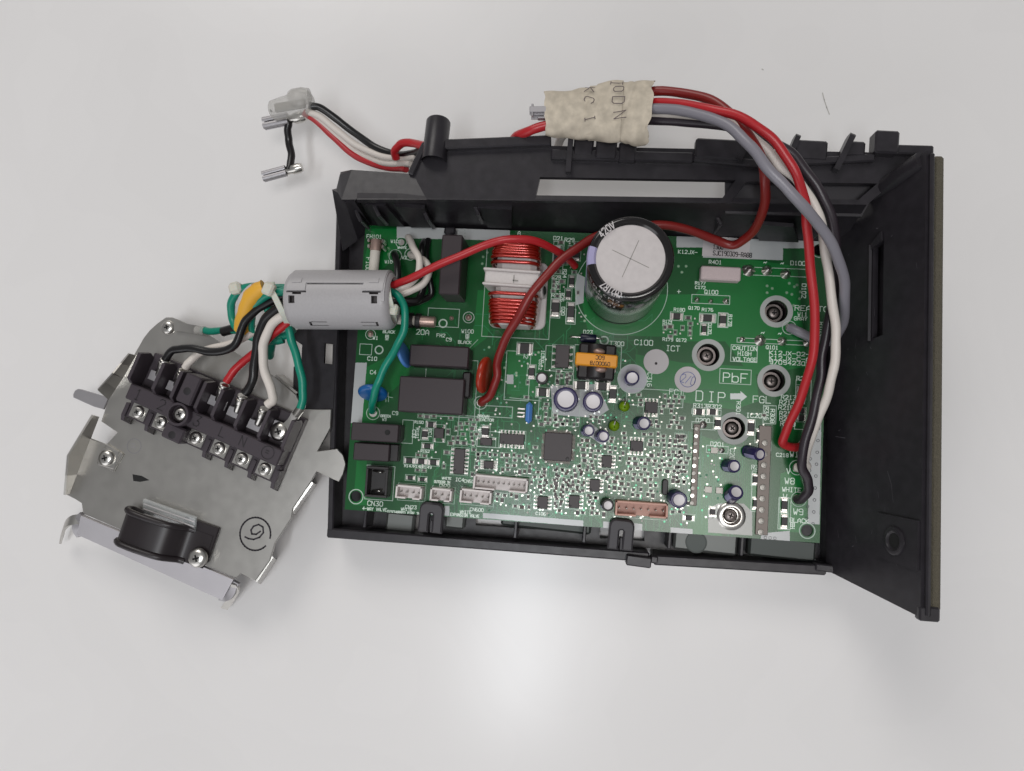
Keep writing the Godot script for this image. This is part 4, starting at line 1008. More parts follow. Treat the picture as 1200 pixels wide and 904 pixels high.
func circuit_board() -> void:
	board = thing("circuit_board", "green printed circuit board crowded with components, screwed into the black tray", "circuit board", Vector3(100, -1.6, 62))
	print_board()
	for c in [Vector2(179.3, 30.55), Vector2(151.93, 50.37), Vector2(179.31, 59.76), Vector2(163.72, 80.66), Vector2(164.13, 117.12)]: keep(c, 14, 14)
	for c in [Vector2(4.62, 119.72), Vector2(194.84, 120.91), Vector2(195.84, 3.66)]: keep(c, 7, 7)
	for a in [[Vector2(60.49, 122.49), Vector2(103.54, 125.96)], [Vector2(111.61, 122.9), Vector2(128.12, 126.35)]]: keep((a[0] + a[1]) / 2, absf(a[1].x - a[0].x), absf(a[1].y - a[0].y))
	var s: Shape
	var o: MeshInstance3D

	# screws at the bottom of the deep holes
	for h in [[Vector2(179.3, 30.55), -5.0], [Vector2(151.93, 50.37), -4.6], [Vector2(179.31, 59.76), -5.0], [Vector2(163.72, 80.66), -4.2], [Vector2(164.13, 117.12), -2.2]]:
		var deep: float = h[1]
		var c: Vector2 = h[0]
		if deep < -4.0:
			s = shape()
			lathe(s, frame(p3(c)), [Vector2(4.6, deep - 3.0), Vector2(4.6, -1.7)], 28)
			lathe(s, frame(p3(c)), [Vector2(0, deep - 2.9), Vector2(4.6, deep - 2.9)], 28)
			put(s, "screw_well", M.chip_dark, board)
		s = shape()
		lathe(s, frame(p3(c, deep)), [Vector2(4.0, -0.9), Vector2(4.2, -0.3), Vector2(3.9, 0.1), Vector2(2.8, 0.1), Vector2(2.6, -0.2), Vector2(0, -0.2)] if deep < -4.0 else [Vector2(5.9, -0.4), Vector2(5.9, 2.4), Vector2(5.2, 3.0), Vector2(3.9, 3.0), Vector2(3.3, 2.2), Vector2(3.2, 0.2), Vector2(0, 0.2)], 28)
		o = put(s, "washer", M.dark_metal if deep < -4.0 else M.bright_metal, board)
		screw("screw", Transform3D(Basis(UP, deep), p3(c, deep + 0.2)), 2.9, M.dark_metal, board)

	# power parts, upper left
	comp("film_capacitor", Vector2(42.76, 20.21), 8.7, 25.2, 18.0, M.black_case, 0.5, 0.0, 0.0, "tall black box capacitor left of the coil")
	comp("film_capacitor", Vector2(39.15, 57.85), 25.4, 9.0, 11.0, M.black_case, 0.6, 0.0, 0.0, "long black box capacitor above the relay")
	o = comp("relay", Vector2(37.02, 74.58), 27.6, 15.0, 12.0, M.black_case, 0.5, 0.0, 0.0, "large black relay box left of the red disc")
	s = shape()
	box(s, frame(p3(Vector2(51, 69.14), 4.0)), Vector3(3.6, 8.0, 11.0), 0.6)
	put(s, "terminal_block", M.chip_dark, o)
	o = comp("relay", Vector2(13.36, 91.49), 20.5, 7.6, 9.0, M.black_case, 0.4, 0.0, 0.0, "black relay with a round dimple at the left edge")
	s = shape()
	lathe(s, frame(p3(Vector2(18.87, 91.16), 9.0)), [Vector2(1.2, 0.08), Vector2(1.0, 0.08), Vector2(0.9, 0.03), Vector2(0, 0.03)], 16)
	put(s, "dimple", M.dark_recess, o)
	s = shape()
	box(s, frame(p3(Vector2(22.05, 90.95), 3.5)), Vector3(4.0, 7.0, 6.6), 0.3)
	put(s, "coil_housing", M.chip_dark, o)
	comp("relay", Vector2(12.08, 99.89), 15.6, 7.4, 7.5, M.black_case, 0.4, 0.0, 0.0, "plain black relay box at the left edge")
	s = shape()
	box(s, frame(p3(Vector2(20.94, 99.79), 2.5)), Vector3(4.4, 5.0, 7.2), 0.3)
	put(s, "relay_foot", M.chip_dark, board)
	# open black valve connector with two bent pins
	o = comp("connector", Vector2(15.06, 112.4), 9.6, 13.0, 1.2, M.chip_dark, 0.2, 0.0, 0.0, "open black connector with two pins")
	for e in [[0, -6.0, 9.6, 1.0], [0, 6.0, 9.6, 1.0], [-4.3, 0, 1.0, 11.0], [4.3, 0, 1.0, 11.0]]:
		s = shape()
		box(s, frame(p3(Vector2(15.06, 112.4) + Vector2(e[0], e[1]), 4.0)), Vector3(e[2], 6.0, e[3] - 0.03), 0.15)
		put(s, "housing_wall", M.chip_dark, o)
	for q in [-1.0, 1.0]:
		s = shape()
		tube(s, smooth_path([p3(Vector2(15.06, 112.4) + Vector2(-3.0, q * 4.4), 2.2), p3(Vector2(15.06, 112.4) + Vector2(1.0, q * 4.0), 4.2), p3(Vector2(15.06, 112.4) + Vector2(1.2, q * 3.9), 1.0)], 5), 0.42, 8)
		put(s, "pin", M.bright_metal, o)

	# fuses
	s = shape()
	var fx := Transform3D(basis_y(Vector3(-0.02, 0, 1)), Vector3(6.85, 5, 7.61))
	lathe(s, fx, [Vector2(0, 5.0), Vector2(2.15, 5.0), Vector2(2.15, 19.0), Vector2(0, 19.0)], 20)
	o = put(s, "fuse", M.fuse_ceramic, board, "white ceramic fuse standing beside the grey clamp")
	s = shape()
	lathe(s, fx, [Vector2(0, 0), Vector2(2.3, 0.1), Vector2(2.4, 0.5), Vector2(2.4, 5.0), Vector2(2.1, 5.1)], 20)
	put(s, "end_cap", M.tinned_copper, o)
	for c in [Vector3(3.94, 4, 8.2), Vector3(4.13, 4, 10.86), Vector3(10.07, 4, 8.36), Vector3(10.26, 4, 11.01)]:
		s = shape()
		box(s, frame(c), Vector3(1.1, 6.0, 2.1), 0.5)
		put(s, "clip", M.bright_metal, o)
	keep(Vector2(6.3, 13.58), 8, 22)
	s = shape()
	fx = Transform3D(basis_y(Vector3(1, 0, 0.03)), Vector3(26.23, 4.5, 42.38))
	lathe(s, fx, [Vector2(0, -8), Vector2(2.1, -8), Vector2(2.1, 2.5), Vector2(0, 2.5)], 20)
	o = put(s, "fuse", M.fuse_ceramic, board, "20 A fuse lying below the black wires")
	s = shape()
	lathe(s, fx, [Vector2(2.1, 2.4), Vector2(2.4, 2.6), Vector2(2.4, 8.6), Vector2(2.2, 9.0), Vector2(0, 9.0)], 20)
	put(s, "end_cap", M.tinned_copper, o)
	for e in [-2.6, 0.6]:
		s = shape()
		lathe(s, fx, [Vector2(2.15, e), Vector2(3.3, e), Vector2(3.3, e + 2.0), Vector2(2.15, e + 2.0)], 22)
		put(s, "grommet", M.core, o)
	keep(Vector2(29.79, 42.26), 22, 9)
	for c in [[Vector2(48.85, 39.12), 1.3], [Vector2(41.37, 39.84), 1.0], [Vector2(5.78, 48.31), 1.3]]:
		blob("wire_eye", c[0], c[1], 0.9, M.tinned_copper)

	choke()
	big_capacitor()

	# ceramic resistor and the solder cones of the rectifiers
	comp("ceramic_resistor", Vector2(154.9, 16.47), 16.4, 5.8, 5.2, M.ceramic, 0.5, 0.0, -0.01, "white ceramic block resistor")
	for c in [[Vector2(167.43, 13.56), 2.6, 2.4], [Vector2(182.58, 14.41), 2.3, 2.8], [Vector2(165.99, 12.89), 1.6, 1.2], [Vector2(146.32, 26.92), 1.3, 1.5], [Vector2(152.04, 27.4), 1.1, 1.4], [Vector2(158.41, 27.12), 1.4, 1.4], [Vector2(173.12, 43.16), 2.4, 2.0], [Vector2(182.19, 43.08), 2.0, 2.2], [Vector2(165.75, 43.16), 1.2, 0.8], [Vector2(192.27, 43.3), 1.6, 1.5], [Vector2(184.77, 37.18), 1.7, 2.4], [Vector2(189.89, 95.71), 1.8, 2.0], [Vector2(190.32, 108.31), 1.9, 2.4], [Vector2(151.07, 79.98), 1.6, 1.0], [Vector2(159.21, 90.2), 1.2, 0.8], [Vector2(177.05, 83.43), 1.1, 0.8], [Vector2(174.82, 13.26), 2.3, 2.5]]:
		blob("solder_joint", c[0], c[1], c[2], M.solder)
	for c in [Vector2(156.07, 90.4), Vector2(154.31, 106.85), Vector2(158.85, 106.9)]:
		comp("metal_pad", c, 3.0, 2.6, 0.5, M.dull_metal, 0.1)

	# red varistor and the blue discs, standing on edge
	for d in [[Vector2(58.45, 64.6), 7.8, 3.0, Vector3(1, 0.15, 0.12), M.red_disc, "red disc varistor standing beside the relay", 8.5, "varistor"], [Vector2(10.65, 74.72), 6.4, 2.9, Vector3(0.03, 0.45, 1), M.blue_disc, "blue disc capacitor under the green wire", 6.5, "disc_capacitor"], [Vector2(22.91, 57.46), 6.0, 1.7, Vector3(1, 0.2, -0.38), M.blue_pale, "thin blue disc capacitor beside the long black box", 6.2, "disc_capacitor"]]:
		s = shape()
		var prof := []
		for k in 13:
			var a := -PI / 2 + PI * k / 12
			prof.append(Vector2(maxf(0.0, d[1] - d[2] / 2 * (1 - cos(a)) * 1.0), d[2] / 2 * sin(a)) if k not in [0, 12] else Vector2(0, d[2] / 2 * sin(a)))
		lathe(s, Transform3D(basis_y(d[3]), p3(d[0], d[6])), prof, 32)
		put(s, d[7], d[4], board, d[5])
		keep(d[0], 5, 14)
	s = shape()
	box(s, frame(p3(Vector2(78.02, 79.32), 4.0)), Vector3(2.6, 6.5, 9.0), 1.2)
	put(s, "resistor_array", M.blue_pale, board, "small blue upright resistor pack")
	keep(Vector2(76.98, 79.58), 7, 11)
	for k in 3:
		s = shape()
		box(s, frame(p3(Vector2(74.33, 78.26) + Vector2(0, k * 1.7 - 0.6), 0.4)), Vector3(3.2, 0.5, 0.7), 0.1)
		put(s, "lead", M.solder, board)

	transformer()

	# electrolytic capacitors
	ecap(Vector2(93.23, 73), 5.1, 11.0, Vector2.ZERO, M.cap_purple, "large purple capacitor left of its smaller neighbour")
	ecap(Vector2(104.49, 73.38), 4.2, 10.0, Vector2.ZERO, M.cap_purple, "mid sized purple capacitor with a split bright top")
	ecap(Vector2(120.15, 62.48), 3.0, 8.0, Vector2.ZERO, M.cap_purple, "small capacitor inside a grey printed ring", 0.75)
	ecap(Vector2(82.67, 64.4), 2.5, 7.0, Vector2.ZERO, M.chip_dark, "small dark capacitor beside the eight pin chip")
	ecap(Vector2(102.45, 85.38), 2.5, 8.0, Vector2(0.12, 0.0)); ecap(Vector2(108.32, 87.2), 2.6, 8.0, Vector2(0.16, 0.02)); ecap(Vector2(124.51, 80.82), 2.9, 8.0, Vector2(0.18, 0.03))
	ecap(Vector2(112.29, 115.36), 2.5, 7.5, Vector2(0.08, 0.02), M.chip_dark, "small dark capacitor left of the pink connector")
	ecap(Vector2(140.81, 110.94), 3.4, 10.0, Vector2(0.04, 0.03), M.cap_purple, "purple capacitor right of the pink connector")
	ecap(Vector2(169.31, 89.94), 2.6, 9.0, Vector2(0.45, 0.12), M.cap_purple, "purple capacitor leaning towards the metal strip"); ecap(Vector2(161.56, 96.45), 2.7, 8.0, Vector2(0.18, -0.02)); ecap(Vector2(163.46, 109.07), 3.0, 8.0, Vector2(0.10, -0.32))
	for c in [Vector2(117.81, 73.78), Vector2(113.98, 82.23)]:
		s = shape()
		lathe(s, Transform3D(basis_y(Vector3(0, 1, 0.2)), p3(c, 1.0)), [Vector2(0, 0), Vector2(1.8, 0.8), Vector2(2.35, 2.2), Vector2(2.0, 3.8), Vector2(1.0, 4.8), Vector2(0.3, 5.1)], 20)
		o = put(s, "bead_capacitor", M.green_bead, board)
		s = shape()
		tube(s, smooth_path([p3(c, 5.8), p3(c + Vector2(0.1, -1.2), 6.2), p3(c + Vector2(0.1, -3.0), 3.0), p3(c + Vector2(0.1, -3.2), 0.0)], 4), 0.3, 6)
		put(s, "lead", M.solder, o)
		keep(c, 6, 8)
	s = shape()
	var dx := Transform3D(basis_y(Vector3(1, 0, 0.03)), Vector3(97.79, 2.5, 46.07))
	lathe(s, dx, [Vector2(0, 0), Vector2(1.6, 0.1), Vector2(1.9, 0.5), Vector2(1.9, 6.2), Vector2(1.6, 6.8), Vector2(0, 6.9)], 18)
	o = put(s, "diode", M.diode_blue, board, "dark blue diode above the yellow taped transformer")
	s = shape()
	tube(s, smooth_path([Vector3(93.39, 0, 45.58), Vector3(94.15, 2.4, 45.87), Vector3(101.4, 2.5, 45.9), Vector3(106.46, 2.5, 46.02), Vector3(107.25, 0, 45.64)], 5), 0.4, 7)
	put(s, "lead", M.solder, o)
	keep(Vector2(101.44, 45.93), 16, 6)

	# chips
	o = comp("chip", Vector2(90.95, 92.94), 11.8, 11.8, 1.6, M.chip, 0.25, 0.3, 0.0, "largest square chip, with fine leads on four sides")
	pins(o, Vector2(90.95, 92.94), 11.8, 11.8, 19, false, true, 1.3, 0.27)
	pins(o, Vector2(90.95, 92.94), 11.8, 11.8, 19, true, true, 1.3, 0.27)
	s = shape()
	lathe(s, frame(p3(Vector2(95.18, 97.72), 1.9)), [Vector2(0.8, 0.0), Vector2(0.7, 0.04), Vector2(0, 0.04)], 12)
	put(s, "pin_mark", M.chip_dark, o)
	keep(Vector2(90.9, 92.97), 16, 16)
	chip(Vector2(90.62, 54.43), 5.8, 9.6, 4, false, 2.8)
	chip(Vector2(71.17, 90.89), 10.4, 4.4, 7, true)
	chip(Vector2(49.04, 101.72), 4.6, 10.8, 7, false)
	for c in [[Vector2(61.81, 102.43), 4.2, 3.2, 4, false], [Vector2(85.72, 116.8), 4.4, 5.2, 4, false], [Vector2(99.02, 115.54), 4.4, 5.2, 4, false], [Vector2(111.75, 97.82), 4.2, 5.0, 4, false], [Vector2(107.26, 108.17), 4.2, 5.0, 4, false], [Vector2(123.91, 90.59), 5.2, 4.4, 4, true], [Vector2(129.18, 74.05), 5.2, 4.6, 4, true], [Vector2(39.46, 90.23), 4.2, 4.4, 2, true], [Vector2(60.09, 92.67), 5.0, 3.2, 1, false]]:
		chip(c[0], c[1], c[2], c[3], c[4], 1.6)
	for c in [[Vector2(99.25, 66.25), 5.6, 3.4], [Vector2(108.31, 66.12), 5.6, 3.4], [Vector2(112.8, 69.16), 3.0, 6.4], [Vector2(83.04, 70.07), 5.0, 3.4], [Vector2(74.23, 51.71), 6.0, 4.4], [Vector2(85.92, 10.49), 2.8, 8.2], [Vector2(86.46, 33.29), 3.2, 6.6], [Vector2(93.17, 34.84), 2.9, 7.6], [Vector2(59.44, 88.3), 3.0, 4.6]]:
		two_ends("diode", c[0], c[1], c[2], M.chip_dark, 1.7)
	for c in [[Vector2(138.09, 34.63), 4.4, 2.6], [Vector2(150.92, 34.77), 5.6, 2.9], [Vector2(157.32, 35.2), 2.8, 5.0], [Vector2(149.71, 39.57), 2.0, 4.0], [Vector2(149.08, 74.71), 3.8, 2.4], [Vector2(154.7, 74.39), 3.8, 2.4], [Vector2(157, 78.92), 2.4, 4.2], [Vector2(170.67, 79.9), 2.6, 5.6], [Vector2(174.27, 83.24), 2.4, 5.0], [Vector2(176.5, 87.37), 4.4, 2.6], [Vector2(27.19, 102.78), 4.2, 2.2], [Vector2(32.45, 102.82), 4.2, 2.2], [Vector2(37.7, 102.85), 4.2, 2.2], [Vector2(35.48, 86.78), 3.6, 2.2], [Vector2(33.14, 90.98), 2.4, 4.0], [Vector2(34.61, 96.06), 4.2, 2.0], [Vector2(77.76, 61.51), 2.6, 5.2],
		[Vector2(185.28, 111.11), 2.4, 5.2], [Vector2(185.52, 117.73), 2.4, 5.2], [Vector2(173.22, 101.37), 2.0, 4.0], [Vector2(173.59, 111.2), 2.0, 4.4], [Vector2(146.79, 119.03), 4.0, 1.9], [Vector2(162.93, 121.77), 0.1, 0.1], [Vector2(156.43, 115.89), 2.0, 3.6], [Vector2(92.8, 21.45), 2.0, 4.4], [Vector2(91.64, 27.1), 2.0, 4.0], [Vector2(94.38, 9.79), 2.4, 4.2], [Vector2(190.5, 62.73), 3.0, 2.2], [Vector2(190.59, 65.57), 3.0, 2.2], [Vector2(190.81, 71.97), 3.0, 2.2], [Vector2(190.91, 74.8), 3.0, 2.2], [Vector2(34.7, 113.68), 0.1, 0.1], [Vector2(28.08, 110.08), 3.4, 1.5], [Vector2(33.36, 110.47), 3.2, 1.5], [Vector2(126.51, 77.81), 0.1, 0.1]]:
		if c[1] > 0.5: two_ends("chip_resistor", c[0], c[1], c[2], M.chip_dark, 0.8)
	s = shape()
	prism(s, frame(p3(Vector2(136.4, 106.97))), rounded(2.4, 6.6, 1.1), 0.1, 2.0, 0.3)
	put(s, "crystal", M.chip_dark, board)
	keep(Vector2(136.4, 106.97), 4, 8)

	# connectors along the front edge
	connector(Vector2(29.03, 115.96), 11.3, 5.6, 4, M.white_plastic, "white connector with four pins", -0.03)
	connector(Vector2(42.87, 116.12), 9.2, 5.4, 3, M.white_plastic, "white connector with three pins", -0.03)
	connector(Vector2(57.66, 115.85), 13.4, 5.8, 5, M.white_plastic, "white connector with five pins", -0.03)
	connector(Vector2(67.82, 109.8), 23.0, 6.0, 10, M.white_plastic, "long white connector with ten pins", -0.03)
	connector(Vector2(126.77, 116.48), 21.4, 6.0, 7, M.pink_plastic, "pinkish brown connector with seven pins", 0.0)

	# metal strips of the power module
	o = comp("module_strip", Vector2(176.43, 101.45), 5.0, 45.0, 1.0, M.strip_metal, 0.2)
	for k in 9:
		s = shape()
		lathe(s, frame(p3(Vector2(176.4, 84.53) + Vector2(-0.05 * k, k * 4.6 + 1.5), 1.0)), [Vector2(1.35, 0), Vector2(1.2, 0.35), Vector2(0.7, 0.4), Vector2(0.65, 0.1), Vector2(0, 0.1)], 14)
		put(s, "solder_joint", M.dull_metal, o)
	o = comp("module_strip", Vector2(148.47, 96.89), 2.6, 34.0, 0.8, M.strip_metal, 0.2)
	for k in 11:
		s = shape()
		lathe(s, frame(p3(Vector2(148.29, 80.86) + Vector2(-0.06 * k, k * 3.1 + 1.0), 0.8)), [Vector2(0.95, 0), Vector2(0.8, 0.3), Vector2(0.5, 0.3), Vector2(0.45, 0.1), Vector2(0, 0.1)], 12)
		put(s, "solder_joint", M.solder if k % 2 else M.dull_metal, o)

	# stickers
	for d in [[Vector2(130.4, 54.38), 5.3], [Vector2(143.9, 61.29), 5.5]]:
		s = shape()
		lathe(s, frame(p3(d[0], 0.02)), [Vector2(d[1], 0), Vector2(d[1], 0.1), Vector2(0, 0.1)], 36)
		o = put(s, "round_sticker", M.paper, board)
		keep(d[0], d[1] * 2, d[1] * 2)
		s = shape()
		var on := func(x: float, z: float) -> Array: return [Vector3(x, 0.12, z), UP]
		if d[1] < 5.4: lathe(s, frame(p3(d[0] - Vector2(0, -0.8), 0.12)), [Vector2(0.6, 0), Vector2(0.5, 0.06), Vector2(0, 0.06)], 12)
		else:
			var circle := PackedVector2Array()
			for k in 25: circle.append(d[0] + Vector2.from_angle(TAU * k / 24) * 3.2)
			ink(s, on, [circle] + strokes("2/0", d[0] + Vector2(-2.1, -2.4), 3.6, 0.25, 0.62), 0.22)
		put(s, "stamp", M.label_ink if d[1] < 5.4 else M.blue_pen, o)
	s = shape()
	box(s, frame(p3(Vector2(157.48, 4.02), 0.06), -0.03), Vector3(19.6, 0.1, 8.6))
	o = put(s, "label", M.paper, board)
	s = shape()
	var lab := func(x: float, z: float) -> Array: return [Vector3(x, 0.12, z), UP]
	ink(s, lab, strokes("SJC190309-RA88", Vector2(152.2, 5.7), 1.9, 0.03, 0.66) + strokes("1300", Vector2(152.09, 3.11), 1.8, 0.03, 0.66), 0.3)
	put(s, "lettering", M.label_ink, o)
	passives()
	board_sheet()


func choke() -> void:
	var c := Vector2(69.46, 26.37)
	var s := shape()
	prism(s, frame(p3(Vector2(70.28, 28.77))), rounded(24.5, 29.0, 3.0), 0.0, 2.2, 0.4)
	var o := put(s, "coil_bobbin", M.bobbin, board, "white coil former of the choke wound with red copper wire")
	keep(Vector2(70.12, 26.16), 27, 40)
	s = shape()
	box(s, frame(p3(Vector2(70.17, 28.49), 10.0)), Vector3(16.4, 17.0, 31.0), 2.4)
	put(s, "core_bar", M.bobbin, o)
	s = shape()
	box(s, frame(p3(Vector2(68.92, 25.5), 11.5), -0.03), Vector3(22.4, 19.0, 5.6), 0.6)
	put(s, "spacer", M.bobbin, o)
	for y in [[319.0, -0.06], [333.0, 0.06]]:
		s = shape()
		box(s, Transform3D(Basis(UP, -0.03) * Basis(Vector3.RIGHT, y[1]), p3(Vector2(68.77, 23.04) if y[0] < 325 else Vector2(68.72, 27.97), 12.0)), Vector3(23.4, 20.0, 1.0), 0.3)
		put(s, "flange", M.bobbin, o)
	s = shape()
	box(s, frame(p3(Vector2(69.64, 25.82), 21.2), -0.03), Vector3(0.3, 0.4, 3.0))
	box(s, frame(p3(Vector2(70.37, 26.49), 21.2), -0.03), Vector3(2.2, 0.4, 0.4))
	put(s, "seam", M.dull_metal, o)
	s = shape()
	lathe(s, Transform3D(basis_y(Vector3(1, 0.25, 0)), p3(Vector2(80.6, 27.67), 8.0)), [Vector2(3.4, -2), Vector2(3.4, 1.2), Vector2(2.2, 1.2), Vector2(2.0, 0.0), Vector2(0, 0.0)], 20)
	put(s, "side_eye", M.bobbin, o)
	s = shape()
	lathe(s, Transform3D(basis_y(Vector3(1, 0.25, 0)), p3(Vector2(81.32, 27.64), 8.4)), [Vector2(1.9, 0.5), Vector2(1.7, 0.75), Vector2(0, 0.75)], 16)
	put(s, "side_hole", M.core, o)
	# the turns, each a loop of its own round the bar
	for k in 15:
		var upper := k < 7
		var pz: float = [Vector3(69.23, 19, 10.15).z, Vector3(69.3, 19, 11.39).z, Vector3(69.38, 19, 12.63).z, Vector3(69.44, 19, 13.7).z, Vector3(69.51, 19, 14.76).z, Vector3(69.59, 19, 16.18).z, Vector3(69.74, 19, 18.66).z, Vector3(70.52, 19, 31.71).z, Vector3(70.69, 19, 34.52).z, Vector3(70.77, 19, 35.93).z, Vector3(70.86, 19, 37.33).z, Vector3(70.94, 19, 38.73).z, Vector3(71.03, 19, 40.13).z, Vector3(71.11, 19, 41.54).z, Vector3(71.2, 19, 42.94).z][k]
		var sag := clampf(absf((k - 6) if upper else (k - 7)) / 8.0, 0, 1)
		var hi := 20.4 - 3.4 * sag * sag
		var w := 9.6 - sag * 0.9 + (k % 2) * 0.25
		var path := PackedVector3Array()
		var r := 4.6 + 1.6 * sag
		for q in 4:
			for i in 7:
				var a := (q + i / 6.0) * PI / 2
				var e := Vector2([1, -1, -1, 1][q] * (w - r), [1, 1, -1, -1][q] * ((hi - 2.6) / 2 - r)) + Vector2(cos(a), sin(a)) * r
				path.append(Vector3(c.x + e.x, 2.6 + (hi - 2.6) / 2 + e.y, pz + e.x * 0.012))
		s = shape()
		tube(s, path, 0.80, 9, true)
		put(s, "copper_turn", M.copper_wire, o)


func big_capacitor() -> void:
	var c := Vector3(0, 0, 0) + p3(Vector2(114.15, 24.08))
	var r := 15.4
	var h := 56.0
	var s := shape()
	lathe(s, frame(c), [Vector2(r * 0.96, 0.2), Vector2(r, 1.2), Vector2(r, 3.0), Vector2(r * 0.955, 4.2), Vector2(r, 5.4), Vector2(r, h - 1.3), Vector2(r - 0.5, h - 0.35), Vector2(r - 1.4, h), Vector2(r - 2.4, h - 0.1), Vector2(12.2, h - 1.0)], 72)
	var o := put(s, "large_capacitor", M.cap_sleeve, board, "large tall black capacitor with a pale top scored with a cross")
	keep(Vector2(c.x, c.z), 34, 34)
	s = shape()
	lathe(s, frame(c + UP * (h - 0.95)), [Vector2(12.25, 0), Vector2(11.6, 0.12), Vector2(0, 0.12)], 60)
	put(s, "top_disc", M.big_disc, o)
	s = shape()
	for a in [0.42, 0.42 - PI / 2 - 0.05]:
		box(s, frame(c + UP * (h - 0.82), -a), Vector3(14.5, 0.05, 0.26))
	put(s, "score_cross", M.dull_metal, o)
	var side := func(u: float, v: float) -> Vector3: return c + Vector3(cos(u) * (r + 0.04), v, sin(u) * (r + 0.04))
	s = shape()
	var band := func(u: float, v: float) -> Vector3:
		var a := 2.95 + u * 0.46
		return c + Vector3(cos(a) * (r + 0.05), v, sin(a) * (r + 0.05))
	sheet(s, band, cuts(0, 1, 8), [4.8, h - 1.3], [], 0.05, true)
	# the stripe turns over the rim
	var rim := func(u: float, v: float) -> Vector3:
		var a := 2.95 + u * 0.46
		var q: Vector2 = [Vector2(12.3, h - 0.85), Vector2(r - 2.4, h), Vector2(r - 1.4, h + 0.1), Vector2(r - 0.4, h - 0.27), Vector2(r + 0.08, h - 1.28)][clampi(roundi(v * 4), 0, 4)]
		return c + Vector3(cos(a) * q.x, q.y, sin(a) * q.x)
	for k in 4:
		for i in 8:
			s.quad(rim.call(i / 8.0, k / 4.0), rim.call((i + 1) / 8.0, k / 4.0), rim.call((i + 1) / 8.0, (k + 1) / 4.0), rim.call(i / 8.0, (k + 1) / 4.0), UP)
	put(s, "stripe", M.cap_stripe, o)
	# lettering on the rim and the side
	s = shape()
	var face := func(x: float, z: float) -> Array:      # x runs round, z down from the rim
		var a := x / r
		return [c + Vector3(cos(a) * (r + 0.06), h - z, sin(a) * (r + 0.06)), Vector3(cos(a), 0, sin(a))]
	var brim := func(x: float, z: float) -> Array:
		var a := x / r
		return [c + Vector3(cos(a) * (15.0 - z), h + 0.02 - 0.18 * z * 0.1, sin(a) * (15.0 - z)), UP]
	ink(s, brim, strokes("(M)1R7", Vector2(1.75 * r, 0.3), 2.3, 0.0, 0.75) + strokes("420V", Vector2(3.75 * r, 0.3), 2.4, 0.0, 0.85), 0.42)
	ink(s, face, strokes("(M)1R7", Vector2(1.75 * r, 1.8), 3.6, 0.0, 0.75) + strokes("CE 85", Vector2(1.75 * r, 8), 3.4, 0.0, 0.75) + strokes("105#", Vector2(1.8 * r, 14), 3.0, 0.0, 0.8), 0.4)
	put(s, "lettering", M.paper, o)


func transformer() -> void:
	var s := shape()
	box(s, frame(p3(Vector2(105.14, 56.55), 4.5), -0.03), Vector3(15.5, 9.0, 15.0), 0.8)
	var o := put(s, "transformer", M.core, board, "small black transformer wrapped in yellow tape")
	keep(Vector2(105.23, 55.67), 19, 18)
	s = shape()
	lathe(s, Transform3D(basis_y(Vector3(0, 0, 1)), p3(Vector2(105.08, 56.4), 6.6)), [Vector2(0, -6.9), Vector2(4.4, -6.9), Vector2(4.6, -6.5), Vector2(4.6, 6.5), Vector2(4.4, 6.9), Vector2(0, 6.9)], 24, 0.0, TAU)
	put(s, "winding", M.chip_dark, o)
	s = shape()
	box(s, frame(p3(Vector2(104.92, 56.31), 7.0), -0.03), Vector3(17.2, 12.6, 5.2), 0.5)
	put(s, "tape_band", M.yellow_tape, o)
	for e in [Vector3(105.82, 11, 52.51), Vector3(106.91, 11, 59.9)]:
		s = shape()
		lathe(s, frame(e), [Vector2(2.6, -1.4), Vector2(2.4, 0.2), Vector2(1.6, 1.0), Vector2(0, 1.3)], 16, 0.0, TAU, 0.55)
		put(s, "core_post", M.tinned_copper, o)
	for e in [Vector3(97.8, 3, 59.64), Vector3(112.53, 3, 59.59), Vector3(99.98, 2, 59.79)]:
		s = shape()
		box(s, frame(e), Vector3(1.6, 2.6, 1.8), 0.4)
		put(s, "terminal", M.white_plastic, o)
	s = shape()
	var on := func(x: float, z: float) -> Array: return [Vector3(x, 13.32, z), UP]
	ink(s, on, strokes("0900078", Vector2(110.41, 58.63), 1.5, PI + 0.03, 0.85) + strokes("60C", Vector2(108.03, 56.19), 1.6, PI + 0.03, 0.85), 0.26)
	put(s, "lettering", M.label_ink, o)


